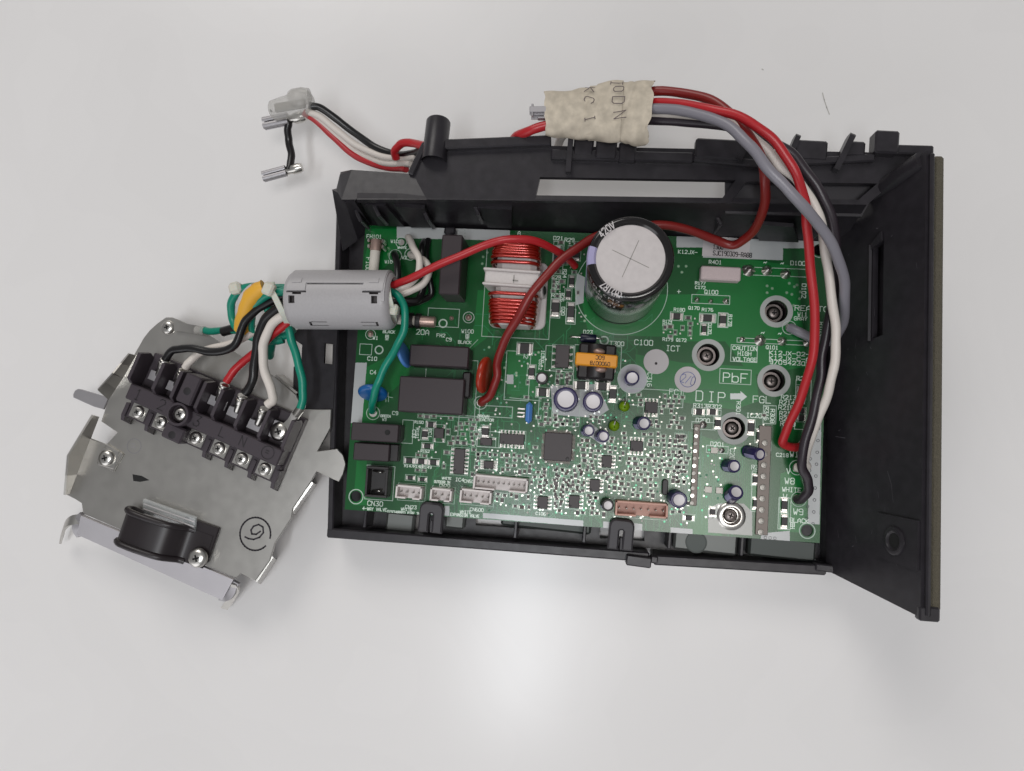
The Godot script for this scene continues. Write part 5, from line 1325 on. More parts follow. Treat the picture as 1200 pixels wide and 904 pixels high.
# ---------- the metal bracket with its terminal block ----------
func bracket() -> void:
	var t := thing("terminal_bracket", "bent sheet metal bracket carrying a black terminal block, left of the tray", "metal bracket", Vector3(-50, -BOARD_UP, 75))
	var top := -3.0
	var s := shape()
	prism(s, frame(Vector3.ZERO), PackedVector2Array([Vector2(-100.6, 54.97), Vector2(-98.08, 51.31), Vector2(-94.72, 48.01), Vector2(-90.9, 45.08), Vector2(-88.06, 44.95), Vector2(-84.7, 45.97), Vector2(-72.52, 50.48), Vector2(-56.83, 59.44), Vector2(-37.26, 69.6), Vector2(-26.79, 77.07), Vector2(-23.53, 83.36), Vector2(-10.33, 82.61), Vector2(-10.07, 90.91), Vector2(-15.07, 101.39), Vector2(-6.28, 99.72), Vector2(-3.36, 102.55), Vector2(-1.93, 106.2), Vector2(-2.73, 110.74), Vector2(-4.39, 114.22), Vector2(-14.74, 110.39),
		Vector2(-17.09, 115.05), Vector2(-24.27, 127.13), Vector2(-24.68, 131.64), Vector2(-31.13, 142.9), Vector2(-32.83, 150.46), Vector2(-38.66, 159.8), Vector2(-45.51, 157.35), Vector2(-47.68, 159.37), Vector2(-121.56, 136.08), Vector2(-122.84, 131.57), Vector2(-126.3, 129.88), Vector2(-130.58, 128.25), Vector2(-122.63, 101.85), Vector2(-113.74, 104.41), Vector2(-108.99, 98.7), Vector2(-117.24, 94.15), Vector2(-114.91, 84.67), Vector2(-104.7, 63.41)]), top - 1.2, top, 0.25)
	put(s, "plate", M.steel, t)
	# folded edges
	for f in [[Vector3(-104.17, -3.4, 62.95), Vector3(-109.31, -3.4, 73.4), Vector3(-109.51, 4, 72.1), Vector3(-105.34, 0, 62.61)], [Vector3(-109.31, -3.4, 73.4), Vector3(-115.26, -3.4, 83.89), Vector3(-116.63, 2.5, 79.66), Vector3(-109.51, 4, 72.1)], [Vector3(-119.38, -3.4, 91.93), Vector3(-124.56, -3.4, 109.72), Vector3(-125.21, 6.5, 109.92), Vector3(-118.62, 2, 91.27)], [Vector3(-124.56, -3.4, 109.72), Vector3(-129.72, -3.4, 127.45), Vector3(-128.94, 1, 127.84), Vector3(-125.21, 6.5, 109.92)]]:
		s = shape()
		sheet(s, bilinear(f[0], f[1], f[2], f[3]), [0.0, 0.5, 1.0], [0.0, 1.0], [], 0.9)
		put(s, "folded_edge", M.steel, t)
	for f in [[Vector3(-27.21, -4, 76.65), Vector3(-37.71, -4, 69.16), Vector3(-42.41, -23, 67.83), Vector3(-30.9, -23, 75.74)], [Vector3(-25.62, -3.8, 128.79), Vector3(-16.99, -3.8, 115.09), Vector3(-22.18, -23, 117.35), Vector3(-31.32, -23, 131.87)], [Vector3(-39, -3.8, 159.97), Vector3(-32.54, -3.8, 148.7), Vector3(-38.62, -23, 153.35), Vector3(-45.46, -23, 165.28)]]:
		s = shape()
		sheet(s, bilinear(f[0], f[1], f[2], f[3]), [0.0, 1.0], [0.0, 1.0], [], 1.0)
		put(s, "folded_edge", M.steel, t)
	s = shape()
	prism(s, frame(Vector3.ZERO), PackedVector2Array([Vector2(-133.14, 84.02), Vector2(-133.3, 82.45), Vector2(-132.64, 80.84), Vector2(-131.27, 79.97), Vector2(-129.59, 80.08), Vector2(-115.99, 83.06), Vector2(-117.9, 88.66), Vector2(-122.56, 87.75)]), -6.0, -4.9, 0.2)
	put(s, "side_tongue", M.light_steel, t)
	# the front lip, bent downwards, and its two hooks
	s = shape()
	var l0 := Vector3(-121.52, -3, 136.46)
	var l1 := Vector3(-48.07, -3, 159.4)
	var d0 := Vector3(-126.13, -8, 145.83)
	var d1 := Vector3(-54.7, -8, 169.89)
	sheet(s, bilinear(l0, l1, d1, d0), cuts(0, 1, 12), [0.0, 0.12, 0.3, 0.9, 1.0], [], 1.2)
	put(s, "front_lip", M.light_steel, t)
	s = shape()
	ribbon(s, smooth_path([Vector3(-122.16, -4, 136.99), Vector3(-126.41, -7, 140.31), Vector3(-127.15, -8, 143.97), Vector3(-125.46, -9, 147.08)], 5), Vector3(0, 1.2, 0), 3.2)
	put(s, "lip_end", M.light_steel, t)
	s = shape()
	ribbon(s, smooth_path([Vector3(-56.38, -8, 168.89), Vector3(-53.18, -8, 169.02), Vector3(-50.55, -7, 166.35), Vector3(-48.07, -5, 161.27)], 5), Vector3(0, 1.2, 0), 3.2)
	put(s, "lip_end", M.light_steel, t)
	s = shape()
	ribbon(s, smooth_path([Vector3(-124.2, -6, 138.88), Vector3(-128.63, -6, 139.97), Vector3(-134.48, -10, 143.55), Vector3(-141.24, -18, 150.98)], 6), (Vector3(-124.95, -6, 143.57) - Vector3(-123.54, -6, 137.29)).normalized() * 2.4, 1.1)
	put(s, "hook", M.steel, t)
	s = shape()
	ribbon(s, smooth_path([Vector3(-49.5, -4, 161.93), Vector3(-48.65, -6, 164.5), Vector3(-52.65, -12, 169.82), Vector3(-59.08, -19, 176.85)], 6), (Vector3(-47.48, -6, 159.92) - Vector3(-50.68, -6, 159.41)).normalized() * 1.8, 1.1)
	put(s, "hook", M.steel, t)
	for c in [Vector3(-120.48, -5.5, 143.58), Vector3(-57.55, -5.5, 163.97)]:
		s = shape()
		lathe(s, Transform3D(basis_y(Vector3(-0.1, 1, 0.4)), c), [Vector2(1.9, 0.0), Vector2(1.7, 0.25), Vector2(1.3, 0.3), Vector2(1.25, 0.05), Vector2(0, 0.05)], 16)
		var eye := put(s, "lip_hole", M.light_steel, t)
		s = shape()
		lathe(s, Transform3D(basis_y(Vector3(-0.1, 1, 0.4)), c), [Vector2(1.2, 0.12), Vector2(0, 0.12)], 14)
		put(s, "opening", M.dark_recess, eye)
	# openings and marks in the plate
	s = shape()
	prism(s, frame(Vector3.ZERO), PackedVector2Array([Vector2(-99.85, 117.01), Vector2(-95.34, 117.48), Vector2(-91.54, 119.15), Vector2(-95.89, 120.2), Vector2(-99.14, 120.03)]), top - 0.5, top + 0.02)
	put(s, "slot", M.dark_recess, t)
	s = shape()
	var on := func(x: float, z: float) -> Array: return [Vector3(x, top, z), UP]
	var circle := PackedVector2Array()
	var cc := Vector2(-40.4, 139.46)
	for k in 32: circle.append(cc + Vector2.from_angle(0.75 + TAU * k / 34) * Vector2(7.0, 7.2))
	ink(s, on, [circle, PackedVector2Array([Vector2(-44.96, 141.1), Vector2(-43.34, 141.73), Vector2(-40.97, 141.93), Vector2(-38.33, 140.81), Vector2(-36.75, 138.64), Vector2(-37.15, 136.24), Vector2(-39.19, 135.27), Vector2(-41.46, 136.17), Vector2(-42.49, 137.93), Vector2(-41.96, 139.58), Vector2(-39.99, 139.62), Vector2(-38.16, 138.18)])], 0.75)
	put(s, "pen_mark", M.pen, t)
	s = shape()
	circle = PackedVector2Array()
	for k in 24: circle.append(Vector2(-100.28, 104.35) + Vector2.from_angle(TAU * k / 23) * 3.3)
	ink(s, on, [circle, PackedVector2Array([Vector2(-101.6, 103.28), Vector2(-99.95, 103.56)]), PackedVector2Array([Vector2(-101.89, 104.45), Vector2(-99.39, 105.07)])], 0.3)
	put(s, "stamped_mark", M.light_steel, t)

	screw("screw", frame(Vector3(-89.18, -2.9, 49.73)), 3.2, M.bright_metal, t, "screw in the corner of the plate")
	s = shape()
	box(s, frame(Vector3(-110.7, -2.4, 110.38), -0.45), Vector3(9.4, 1.2, 9.4), 0.4)
	put(s, "square_washer", M.bright_metal, t)
	s = shape()
	box(s, frame(Vector3(-110.98, -1.6, 110.38), -0.2), Vector3(8.4, 0.7, 8.4), 0.3)
	put(s, "square_washer", M.bright_metal, t)
	screw("screw", frame(Vector3(-111.53, -1.2, 110.4)), 3.7, M.bright_metal, t, "screw with a square washer at the left edge of the plate")

	terminal_block(t)
	cable_clamp(t)


func terminal_block(t: Node3D) -> void:
	var a := Vector3(-95.03, 4, 88.84)                      # middle of the first front screw; u runs along the block, v towards its back
	var u := Vector3(-35.15, 4, 110.28) - Vector3(-95.03, 4, 88.84)
	var long := u.length()
	u /= long
	var v := Vector3(u.z, 0, -u.x)
	var x := Transform3D(Basis(u, UP, -v), Vector3(a.x, 0, a.z))
	var at := func(du: float, y: float, dv: float) -> Vector3: return x * Vector3(du, y, -dv)
	var turn := func(p: Vector3) -> Transform3D: return Transform3D(x.basis, p)
	var k := long / 59.0
	var s := shape()
	box(s, turn.call(at.call(29.5 * k, -0.9, 11)), Vector3(71 * k, 4.4, 31), 0.5)
	var o := put(s, "terminal_block", M.terminal_plastic, t, "black six way terminal block with numbered ways")
	s = shape()
	box(s, turn.call(at.call(29.5 * k, 1.9, 0)), Vector3(70 * k, 4.0, 8.4), 0.4)
	put(s, "front_ledge", M.terminal_plastic, o)
	s = shape()
	box(s, turn.call(at.call(29.5 * k, 5.2, 7.6)), Vector3(70 * k, 8.2, 7.2), 0.5)
	put(s, "number_band", M.terminal_plastic, o)
	# raised collar round the fixing screw, and the two solid blocks of that way
	s = shape()
	lathe(s, frame(at.call(19.6 * k, 3.0, 7.6)), [Vector2(5.2, 0), Vector2(5.2, 9.2), Vector2(4.9, 9.6), Vector2(4.0, 9.6), Vector2(3.9, 6.6)], 26)
	put(s, "screw_collar", M.terminal_plastic, o)
	screw("screw", frame(at.call(19.6 * k, 9.6, 7.6)), 3.3, M.bright_metal, o)
	for b in [[19.8, 5.5, -1.0, 9.6, 9.0, 7.0], [20.2, 8.0, 19.5, 7.4, 12.0, 13.0]]:
		s = shape()
		box(s, turn.call(at.call(b[0] * k, b[1], b[2])), Vector3(b[3], b[4], b[5]), 0.7)
		var solid := put(s, "solid_way", M.terminal_plastic, o)
		s = shape()
		lathe(s, frame(at.call(b[0] * k, b[1] + b[4] / 2, b[2] - 1.0)), [Vector2(1.7, 0.02), Vector2(1.5, 0.08), Vector2(0, 0.08)], 16)
		put(s, "dimple", M.engraved, solid)
	# walls between the ways
	for w in [-5.6, 5.6, 14.0, 25.0, 32.8, 43.2, 53.8, 64.4]:
		s = shape()
		var poly := PackedVector2Array([Vector2(-11, 0), Vector2(-24.5, 0), Vector2(-26.0, 3), Vector2(-25.0, 10.2), Vector2(-13, 10.2), Vector2(-11, 7)])
		prism(s, x * Transform3D(Basis(Vector3(0, 0, 1), Vector3(1, 0, 0), Vector3(0, 1, 0)), Vector3(w * k, 2.0, 0)), poly, -0.75, 0.75, 0.15)
		put(s, "barrier", M.terminal_plastic, o)
		if w in [14.0, 25.0]: continue
		s = shape()
		poly = PackedVector2Array([Vector2(4, 0), Vector2(7.4, 0), Vector2(8.4, -2), Vector2(6.6, 5.2), Vector2(4.0, 6.6), Vector2(-1.8, 6.6), Vector2(-1.8, 0)])
		prism(s, x * Transform3D(Basis(Vector3(0, 0, 1), Vector3(1, 0, 0), Vector3(0, 1, 0)), Vector3(w * k, -1.8, 0)), poly, -0.85, 0.85, 0.15)
		put(s, "front_fin", M.terminal_plastic, o)
	# front screws with their clamping plates
	for du in [0.0, 10.9, 27.2, 38.0, 48.5, 59.0]:
		s = shape()
		box(s, turn.call(at.call(du * k, 4.3, 0)), Vector3(7.6, 0.8, 6.6), 0.25)
		put(s, "clamp_plate", M.bright_metal, o)
		screw("screw", frame(at.call(du * k, 4.8, 0), du * 0.7), 2.9, M.bright_metal, o)
	# numbers
	s = shape()
	var on := func(px: float, pz: float) -> Array: return [x * Vector3(px, 9.32, pz), UP]
	ink(s, on, strokes("1", Vector2(-2.0, -10.0), 4.6, 0.0, 0.85) + strokes("2", Vector2(9.2 * k, -10.2), 4.6, 0.0, 0.85) + strokes("3", Vector2(25.6 * k, -10.2), 4.6, 0.0, 0.85) + strokes("L", Vector2(37.4 * k, -10.0), 4.2, 0.0, 0.85) + strokes("N", Vector2(46.6 * k, -10.0), 4.2, 0.0, 0.85) + strokes("=", Vector2(58.0 * k, -9.6), 3.0, 0.0, 0.7), 0.4)
	var circle := PackedVector2Array()
	for i in 21: circle.append(Vector2(59.0 * k, -7.9) + Vector2.from_angle(TAU * i / 20) * 2.8)
	ink(s, on, [circle], 0.3)
	put(s, "numbers", M.engraved, o)
	# the lugs crimped to the wires, behind the number band
	for g in [[Vector3(-87.18, 5, 73.29), Vector3(-82.98, 8, 65.79)], [Vector3(-78.48, 5, 77.37), Vector3(-73.14, 9, 68.76)], [Vector3(-58.77, 5, 82.67), Vector3(-54.06, 9, 74.08)], [Vector3(-49.83, 5, 87.03), Vector3(-45.42, 9.5, 78.08)], [Vector3(-40.11, 5, 92.05), Vector3(-34.77, 9.5, 82.27)]]:
		var p: Vector3 = g[0]
		var q: Vector3 = g[1]
		s = shape()
		box(s, turn.call(p), Vector3(8.6, 0.9, 4.4), 0.2)
		var lug := put(s, "lug", M.light_steel, o)
		s = shape()
		var d := (q - p).normalized()
		lathe(s, Transform3D(basis_y(d), p + d * 1.0), [Vector2(0, 0), Vector2(1.5, 0), Vector2(1.7, 1.0), Vector2(1.6, 4.2), Vector2(2.1, 4.6), Vector2(2.25, 6.0), Vector2(2.1, 6.8), Vector2(1.8, 7.0), Vector2(2.1, 7.4), Vector2(2.2, 8.4), Vector2(1.9, 8.8), Vector2(0, 8.8)], 14)
		put(s, "crimp", M.bright_metal, lug)
	# earth: a ring terminal under a large screw
	var e := Vector3(-29.6, 5, 93.65)
	s = shape()
	box(s, turn.call(e + Vector3(0, -0.6, 0)), Vector3(9.0, 1.0, 8.0), 0.3)
	put(s, "clamp_plate", M.light_steel, o)
	screw("screw", frame(e + UP * 0.3), 4.2, M.bright_metal, o)
	s = shape()
	ribbon(s, smooth_path([Vector3(-28.28, 5.6, 92.84), Vector3(-24.2, 7, 89.3), Vector3(-21.77, 9, 86.28), Vector3(-19.71, 10, 83.64)], 4), Vector3(1.5, 0, 1.2), 0.9)
	put(s, "lug", M.bright_metal, o)
	s = shape()
	tube(s, PackedVector3Array([Vector3(-21.42, 9, 85.89), Vector3(-18.86, 10.5, 82.51)]), 1.9, 10)
	put(s, "crimp", M.dull_metal, o)


func cable_clamp(t: Node3D) -> void:
	var a := Vector3(-100.85, -3, 143.78)
	var b := Vector3(-53.46, -3, 156.09)
	var u := (b - a).normalized()
	u.y = 0; u = u.normalized()
	var v := Vector3(u.z, 0, -u.x)
	var mid := Vector3(-94.37, -3, 139.9)
	var pt := func(du: float, y: float, dv := 0.0) -> Vector3: return mid + u * du + UP * y + v * dv
	var s := shape()
	ribbon(s, smooth_path([pt.call(3.0, 1.4), pt.call(0.0, 1.6), pt.call(-3.0, 3.4), pt.call(-3.6, 5.8), pt.call(-1.4, 8.0), pt.call(4.0, 8.8), pt.call(11.0, 8.6), pt.call(17.0, 7.4), pt.call(20.4, 4.6), pt.call(22.5, 2.4), pt.call(25.0, 1.4), pt.call(35.0, 1.3)], 7), v * 7.4, 1.6)
	var o := put(s, "cable_clamp", M.clamp_plastic, t, "black plastic cable clamp screwed to the plate")
	for q in [-1.0, 1.0]:                                        # the thicker rims of the band
		s = shape()
		tube(s, smooth_path([pt.call(1.0, 1.8, q * 6.4), pt.call(-3.4, 3.4, q * 7.2), pt.call(-4.2, 6.0, q * 7.2), pt.call(-1.6, 8.8, q * 7.2), pt.call(4.0, 9.8, q * 7.2), pt.call(11.0, 9.5, q * 7.2), pt.call(17.4, 8.2, q * 7.2), pt.call(21.0, 5.0, q * 7.2), pt.call(23.4, 2.6, q * 7.2), pt.call(26.0, 1.8, q * 7.2)], 7), 1.45, 10)
		put(s, "rim", M.clamp_plastic, o)
	s = shape()
	box(s, Transform3D(Basis(u, UP, -v), pt.call(28.0, 0.9, 3.5)), Vector3(17, 1.8, 16), 0.5)
	put(s, "base", M.clamp_plastic, o)
	screw("screw", frame(Vector3(-63.64, 1, 150.99)), 4.3, M.bright_metal, t, "large round screw on the cable clamp")
	s = shape()
	box(s, Transform3D(Basis(u, UP, -v) * Basis(Vector3.RIGHT, 0.5), pt.call(13.5, 3.0, 9.4)), Vector3(26, 1.4, 9.5), 0.3)
	put(s, "clear_insert", M.clear, t, "clear plastic insert behind the clamp")
	for k in 3:
		s = shape()
		box(s, Transform3D(Basis(u, UP, -v), pt.call(13.5, 2.2 + k * 1.2, 6.5 + k * 2.4)), Vector3(25, 0.7, 0.5), 0.2)
		put(s, "insert_ridge", M.paper, t)


# ---------- wires, clamps and terminals ----------
func wire(called: String, label: String, pts: Array, r: float, m: Material, group := "", per := 8) -> Node3D:
	org = pts[0]
	var s := shape()
	var path := smooth_path(pts, per)
	var phase: float = pts[0].x
	for i in range(2, path.size() - 2): path[i] += Vector3(sin(i * 0.53 + phase) + 0.6 * sin(i * 0.19 + phase * 2.0), 0.5 * sin(i * 0.37), cos(i * 0.41 + phase) + 0.6 * sin(i * 0.23)) * 0.13
	tube(s, path, r, 14, false, 0.03)
	return single(s, called, m, label, "wire", group)


func wiring() -> void:
	# across the board
	wire("red_wire", "thick red wire arching from the grey clamp over the coil", [Vector3(13.05, 17, 32.37), Vector3(19.92, 19, 29.97), Vector3(30.36, 22, 25.9), Vector3(44.44, 24, 19.44), Vector3(56.78, 25, 13.61), Vector3(65.73, 26, 11.1), Vector3(74.48, 24, 10.23), Vector3(83.59, 17, 11.22), Vector3(90.23, 8, 13.03), Vector3(93.92, 1, 14.91)], 1.6, M.wire_red)
	wire("brown_wire", "reddish brown wire from the board's middle past the tall capacitor to the tape", [Vector3(56.88, 0.5, 75.96), Vector3(57.89, 3, 75.29), Vector3(61.36, 6, 72.35), Vector3(63.73, 8, 65.85), Vector3(63.89, 10, 59.18), Vector3(66.53, 16, 51.54), Vector3(72.27, 24, 42.64), Vector3(78.33, 27, 31.9), Vector3(85.56, 27, 21.99), Vector3(93.25, 25, 14.31), Vector3(101.79, 22, 7.64), Vector3(114.3, 20, 3.13), Vector3(126.15, 20, 1.3), Vector3(138.45, 17, 1.76), Vector3(150.66, 12, 4.18), Vector3(157.79, 11, 5.79), Vector3(162.11, 16, 4.49), Vector3(164.32, 26, 1.02), Vector3(163.81, 38, -3.27), Vector3(161.94, 46, -8.89), Vector3(158.99, 48, -18.24), Vector3(152.3, 46, -29.77), Vector3(143.37, 42, -39.84), Vector3(131.84, 37, -45.63), Vector3(119.76, 34, -47.17), Vector3(111.15, 31, -45.66)], 1.8, M.wire_brown)
	wire("white_wire", "white wire looping up from the board's top edge to the clamp", [Vector3(20.69, 1, 6.78), Vector3(21.16, 5, 5.94), Vector3(24.56, 10, 11.64), Vector3(28.46, 14, 18.01), Vector3(29.01, 15, 22.95), Vector3(25.83, 14, 27.59), Vector3(19.49, 14, 31.13), Vector3(14.07, 15, 33.75)], 1.5, M.wire_white, "")
	wire("white_wire", "second white wire, bulging right below the first one", [Vector3(22.14, 2, 13.46), Vector3(26.13, 6, 14.67), Vector3(30.74, 9, 18.2), Vector3(32.55, 11, 22.64), Vector3(30.51, 12, 27.34), Vector3(24.41, 13, 31.45), Vector3(15.39, 14, 35.32)], 1.5, M.wire_white, "")
	wire("black_wire", "short black wire standing beside the upright fuse", [Vector3(14.05, 0.5, 12.26), Vector3(15.7, 5, 14.45), Vector3(18.25, 9, 20.55), Vector3(18.76, 12, 27.83), Vector3(15.26, 14, 33.5)], 1.5, M.wire_black)
	wire("black_wire", "black wire curving down to the fuse under the clamp's right end", [Vector3(27.05, 0.5, 6.41), Vector3(27.77, 6, 11.23), Vector3(28.09, 7, 18.2), Vector3(29.25, 6, 27.25), Vector3(27.76, 9, 34.2), Vector3(21.49, 12, 35.04), Vector3(15.47, 14, 36.4)], 1.5, M.wire_black)
	wire("black_wire", "black wire running down beside the tall black box", [Vector3(28.91, 0.5, 5.58), Vector3(29.03, 4, 13.69), Vector3(31.68, 4, 24.86), Vector3(32.25, 3, 30.64), Vector3(28.72, 5, 33.41), Vector3(23.8, 9, 35.85), Vector3(16.77, 13, 37.62)], 1.4, M.wire_black)
	wire("green_wire", "bright green wire bowing from the grey clamp down to the board's left edge", [Vector3(14.7, 18, 31.42), Vector3(18.66, 19, 32.53), Vector3(22.71, 20, 35.41), Vector3(25.23, 20, 40.63), Vector3(25.49, 19, 47.56), Vector3(23.19, 18, 53.92), Vector3(19.54, 16, 60.29), Vector3(16.12, 15, 66.8), Vector3(14.11, 14, 72.92), Vector3(11.64, 9, 78.18), Vector3(9.34, 1, 82.38)], 1.6, M.wire_green)
	# the bundle from the tape to the right edge of the board
	wire("grey_wire", "thick grey wire sweeping over the others to the right edge", [Vector3(111.18, 34, -40.84), Vector3(120.81, 37, -39.33), Vector3(131.43, 43, -35.84), Vector3(142.96, 50, -29.43), Vector3(148.71, 54, -24.05), Vector3(153.95, 57, -17.05), Vector3(159.84, 58, -9.17), Vector3(166.12, 57, -3.02), Vector3(172.68, 55, 2.51), Vector3(180.23, 50, 8.1), Vector3(187.73, 44, 14.91), Vector3(193.69, 36, 22.29), Vector3(197.66, 27, 30.05), Vector3(200.78, 15, 38.65), Vector3(199.28, 8, 42.93), Vector3(193.96, 4.5, 42.38), Vector3(187.8, 3, 39.27), Vector3(184.64, 0.5, 37.26)], 1.95, M.wire_grey)
	wire("red_wire", "red wire arching out of the tape and down over the right screws", [Vector3(111.25, 31, -43.59), Vector3(121.76, 36, -42.18), Vector3(132.91, 43, -38.18), Vector3(142.98, 49, -33.39), Vector3(151.61, 52, -29.69), Vector3(160.58, 53, -23.19), Vector3(167, 52, -16.58), Vector3(171.97, 50, -9.35), Vector3(176.07, 46, -2.04), Vector3(178.44, 42, 6.16), Vector3(181.48, 36, 15.68), Vector3(184.69, 31, 29.08), Vector3(187.34, 26, 43.57), Vector3(187.37, 22, 55.7), Vector3(185.67, 16, 68.1), Vector3(183.39, 9, 78.93), Vector3(182.34, 5, 85.21), Vector3(184.64, 3, 86.83), Vector3(189.02, 2, 86.93), Vector3(192.19, 0.5, 86.75)], 1.74, M.wire_red)
	wire("white_wire", "white wire of the right bundle between the red and black wires", [Vector3(111.48, 30, -40.23), Vector3(122.13, 34, -38.68), Vector3(133.76, 40, -35.92), Vector3(145.8, 44, -32.44), Vector3(153.61, 46, -27.55), Vector3(161.26, 47, -20.6), Vector3(167.5, 46, -14.46), Vector3(172.76, 45, -10.52), Vector3(178.39, 43, -4.69), Vector3(183.19, 41, 2.51), Vector3(186.56, 36, 10.31), Vector3(189.71, 31, 19.38), Vector3(192.99, 28, 32.42), Vector3(195.58, 25, 43.04), Vector3(196.21, 23, 52.03), Vector3(195.6, 20, 62.1), Vector3(194.56, 16, 70.3), Vector3(192.52, 12, 79.79), Vector3(191.35, 8, 88.09), Vector3(191.1, 6, 92.63), Vector3(192.43, 4, 94.69), Vector3(190.67, 2, 95.23), Vector3(189.74, 0.5, 95.35)], 1.76, M.wire_white)
	wire("black_wire", "dark wire of the right bundle, snaking to the lower right corner", [Vector3(111.65, 29, -38.25), Vector3(122.34, 33, -36.4), Vector3(134.27, 37, -34.24), Vector3(147.86, 40, -31.6), Vector3(160.09, 42, -27.11), Vector3(170.82, 43, -21.15), Vector3(176.85, 43, -14.24), Vector3(182.26, 42, -7.06), Vector3(186.77, 40, -0.16), Vector3(190.48, 36, 7.57), Vector3(193.12, 29, 16.8), Vector3(194.49, 23, 27.44), Vector3(193.93, 20, 39.72), Vector3(192.94, 18, 49.63), Vector3(192.89, 17, 58.32), Vector3(191.57, 16, 68.45), Vector3(189.93, 14, 79.63), Vector3(188.53, 12, 88.87), Vector3(189.35, 10, 95.68), Vector3(191.79, 9, 100.34), Vector3(192.53, 7, 104.52), Vector3(191.51, 4, 107.56), Vector3(190.19, 0.5, 108.63)], 1.85, M.wire_dark)
	wire("red_wire", "short piece of red wire entering the left end of the tape", [Vector3(60.04, 8, -29.72), Vector3(64.49, 18, -31.8), Vector3(68.67, 26, -31.86), Vector3(73.74, 30, -32.42), Vector3(79.81, 31, -34.23), Vector3(89.81, 31, -36.89)], 1.9, M.wire_red)
	wire("white_wire", "white wire leaving the tape downwards behind the tray", [Vector3(89.29, 30, -33.83), Vector3(85.4, 20, -32.96), Vector3(83.18, 12, -31.01), Vector3(79.93, 6, -27.27)], 1.7, M.wire_white)
	tape()
	loose_terminals()
	ferrite()
	bracket_wires()


func tape() -> void:
	var a := Vector3(79.18, 30, -38.49)
	var b := Vector3(120.1, 34, -40)
	org = a
	var ax := (b - a).normalized()
	var side := Vector3(-ax.z, 0, ax.x)
	var len := a.distance_to(b)
	var f := func(u: float, v: float) -> Vector3:              # a flattened, creased tube: u along, v round
		var ang := TAU * v
		var wide := 8.6 + 3.4 * u + 0.35 * sin(u * 23.0) + (0.7 if u > 0.42 else 0.0)
		var tall := 4.6 + 0.8 * u
		var crease := 0.30 * sin(ang * 3.0 + u * 9.0) + 0.14 * sin(ang * 7.0 - u * 17.0) + 0.14 * absf(sin(u * 17.0 + ang * 3.0)) - 0.25 * exp(-pow((u - 0.80 + 0.05 * sin(ang * 2.0)) * 40.0, 2.0)) + 0.35 * exp(-pow((u - 0.77 + 0.05 * sin(ang * 2.0)) * 45.0, 2.0))
		var p := signf(cos(ang)) * pow(absf(cos(ang)), 0.8) * (wide + crease)
		var q := signf(sin(ang)) * pow(absf(sin(ang)), 0.8) * (tall + crease)
		var rag := 0.5 * sin(ang * 5.0) + 0.3 * sin(ang * 11.0)
		var along := u * len + (rag if u > 0.98 else -rag * 0.4 if u < 0.02 else 0.0) + p * (0.05 - 0.14 * u)
		return a + ax * along + side * (p + 1.5 * (u - 0.4)) + UP * q
	var s := shape()
	sheet(s, f, cuts(0, 1, 70), cuts(0, 1, 72), [], 0.35, true)
	var o := single(s, "masking_tape", M.masking_tape, "cream masking tape with handwriting wrapped round a bundle of wires", "tape")
	# second turn of the tape, ending along a slanting edge
	s = shape()
	var g := func(u: float, v: float) -> Vector3:
		var w := 0.40 + u * 0.33 + (v - 0.25) * 0.5 * (1 - u)
		var p: Vector3 = f.call(w, v)
		return p + (p - (a + ax * (w * len))).normalized() * 0.6
	sheet(s, g, cuts(0, 1, 12), cuts(0.02, 0.48, 20), [], 0.3, true)
	put(s, "tape_end", M.masking_tape, o)
	# handwriting, letters turned a quarter
	s = shape()
	var on := func(x: float, z: float) -> Array:               # x along the tape, z across it
		var y := 5.6
		for k in 30:
			var v := k / 60.0
			if (f.call(clampf(x / len, 0, 1), v) - a).dot(side) < z:
				y = f.call(clampf(x / len, 0, 1), v).y - a.y
				break
		return [a + ax * x + side * z + UP * (y + 0.42), UP]
	var text := []
	for part in [["I", -9.2, 0.16], ["O", -6.4, 0.1], ["D", -2.0, 0.12], ["N", 3.4, -0.05]]:
		for line in strokes(part[0], Vector2(31.0 + part[1] * 0.08, part[1]), 4.6 if part[0] != "O" else 3.8, PI / 2 + part[2], 0.85): text.append(line)
	for part in [["K", -7.6, 0.2], ["C", -2.6, 0.4], ["I", 4.0, -0.1]]:
		for line in strokes(part[0], Vector2(19.5, part[1]), 3.8, PI / 2 + part[2], 0.85): text.append(line)
	var finer := []
	for line in text:
		var q := PackedVector2Array()
		for i in line.size() - 1:
			for k in 3: q.append(line[i].lerp(line[i + 1], k / 3.0))
		q.append(line[line.size() - 1])
		finer.append(q)
	ink(s, on, finer, 0.34)
	put(s, "handwriting", M.faint_pen, o)
	# flat terminal that sticks out of the left end
	org = Vector3(75.47, 32, -39.61)
	s = shape()
	box(s, Transform3D(basis_y(UP, ax), Vector3(77.61, 34, -39.44)), Vector3(9.0, 0.7, 2.4), 0.2)
	var lug := single(s, "crimp_terminal", M.light_steel, "flat metal terminal sticking out of the left end of the tape", "terminal")
	for e in [[Vector3(77.62, 33, -38.51), 9.0, 0.7, 2.0], [Vector3(76.29, 32, -37.19), 5.0, 0.7, 2.2], [Vector3(78.36, 32, -36.54), 4.0, 2.6, 0.7], [Vector3(74.2, 33, -39.13), 0.8, 2.4, 5.0]]:
		s = shape()
		box(s, Transform3D(basis_y(UP, ax), e[0]), Vector3(e[1], e[2], e[3]), 0.2)
		put(s, "crimp_wing", M.light_steel, lug)


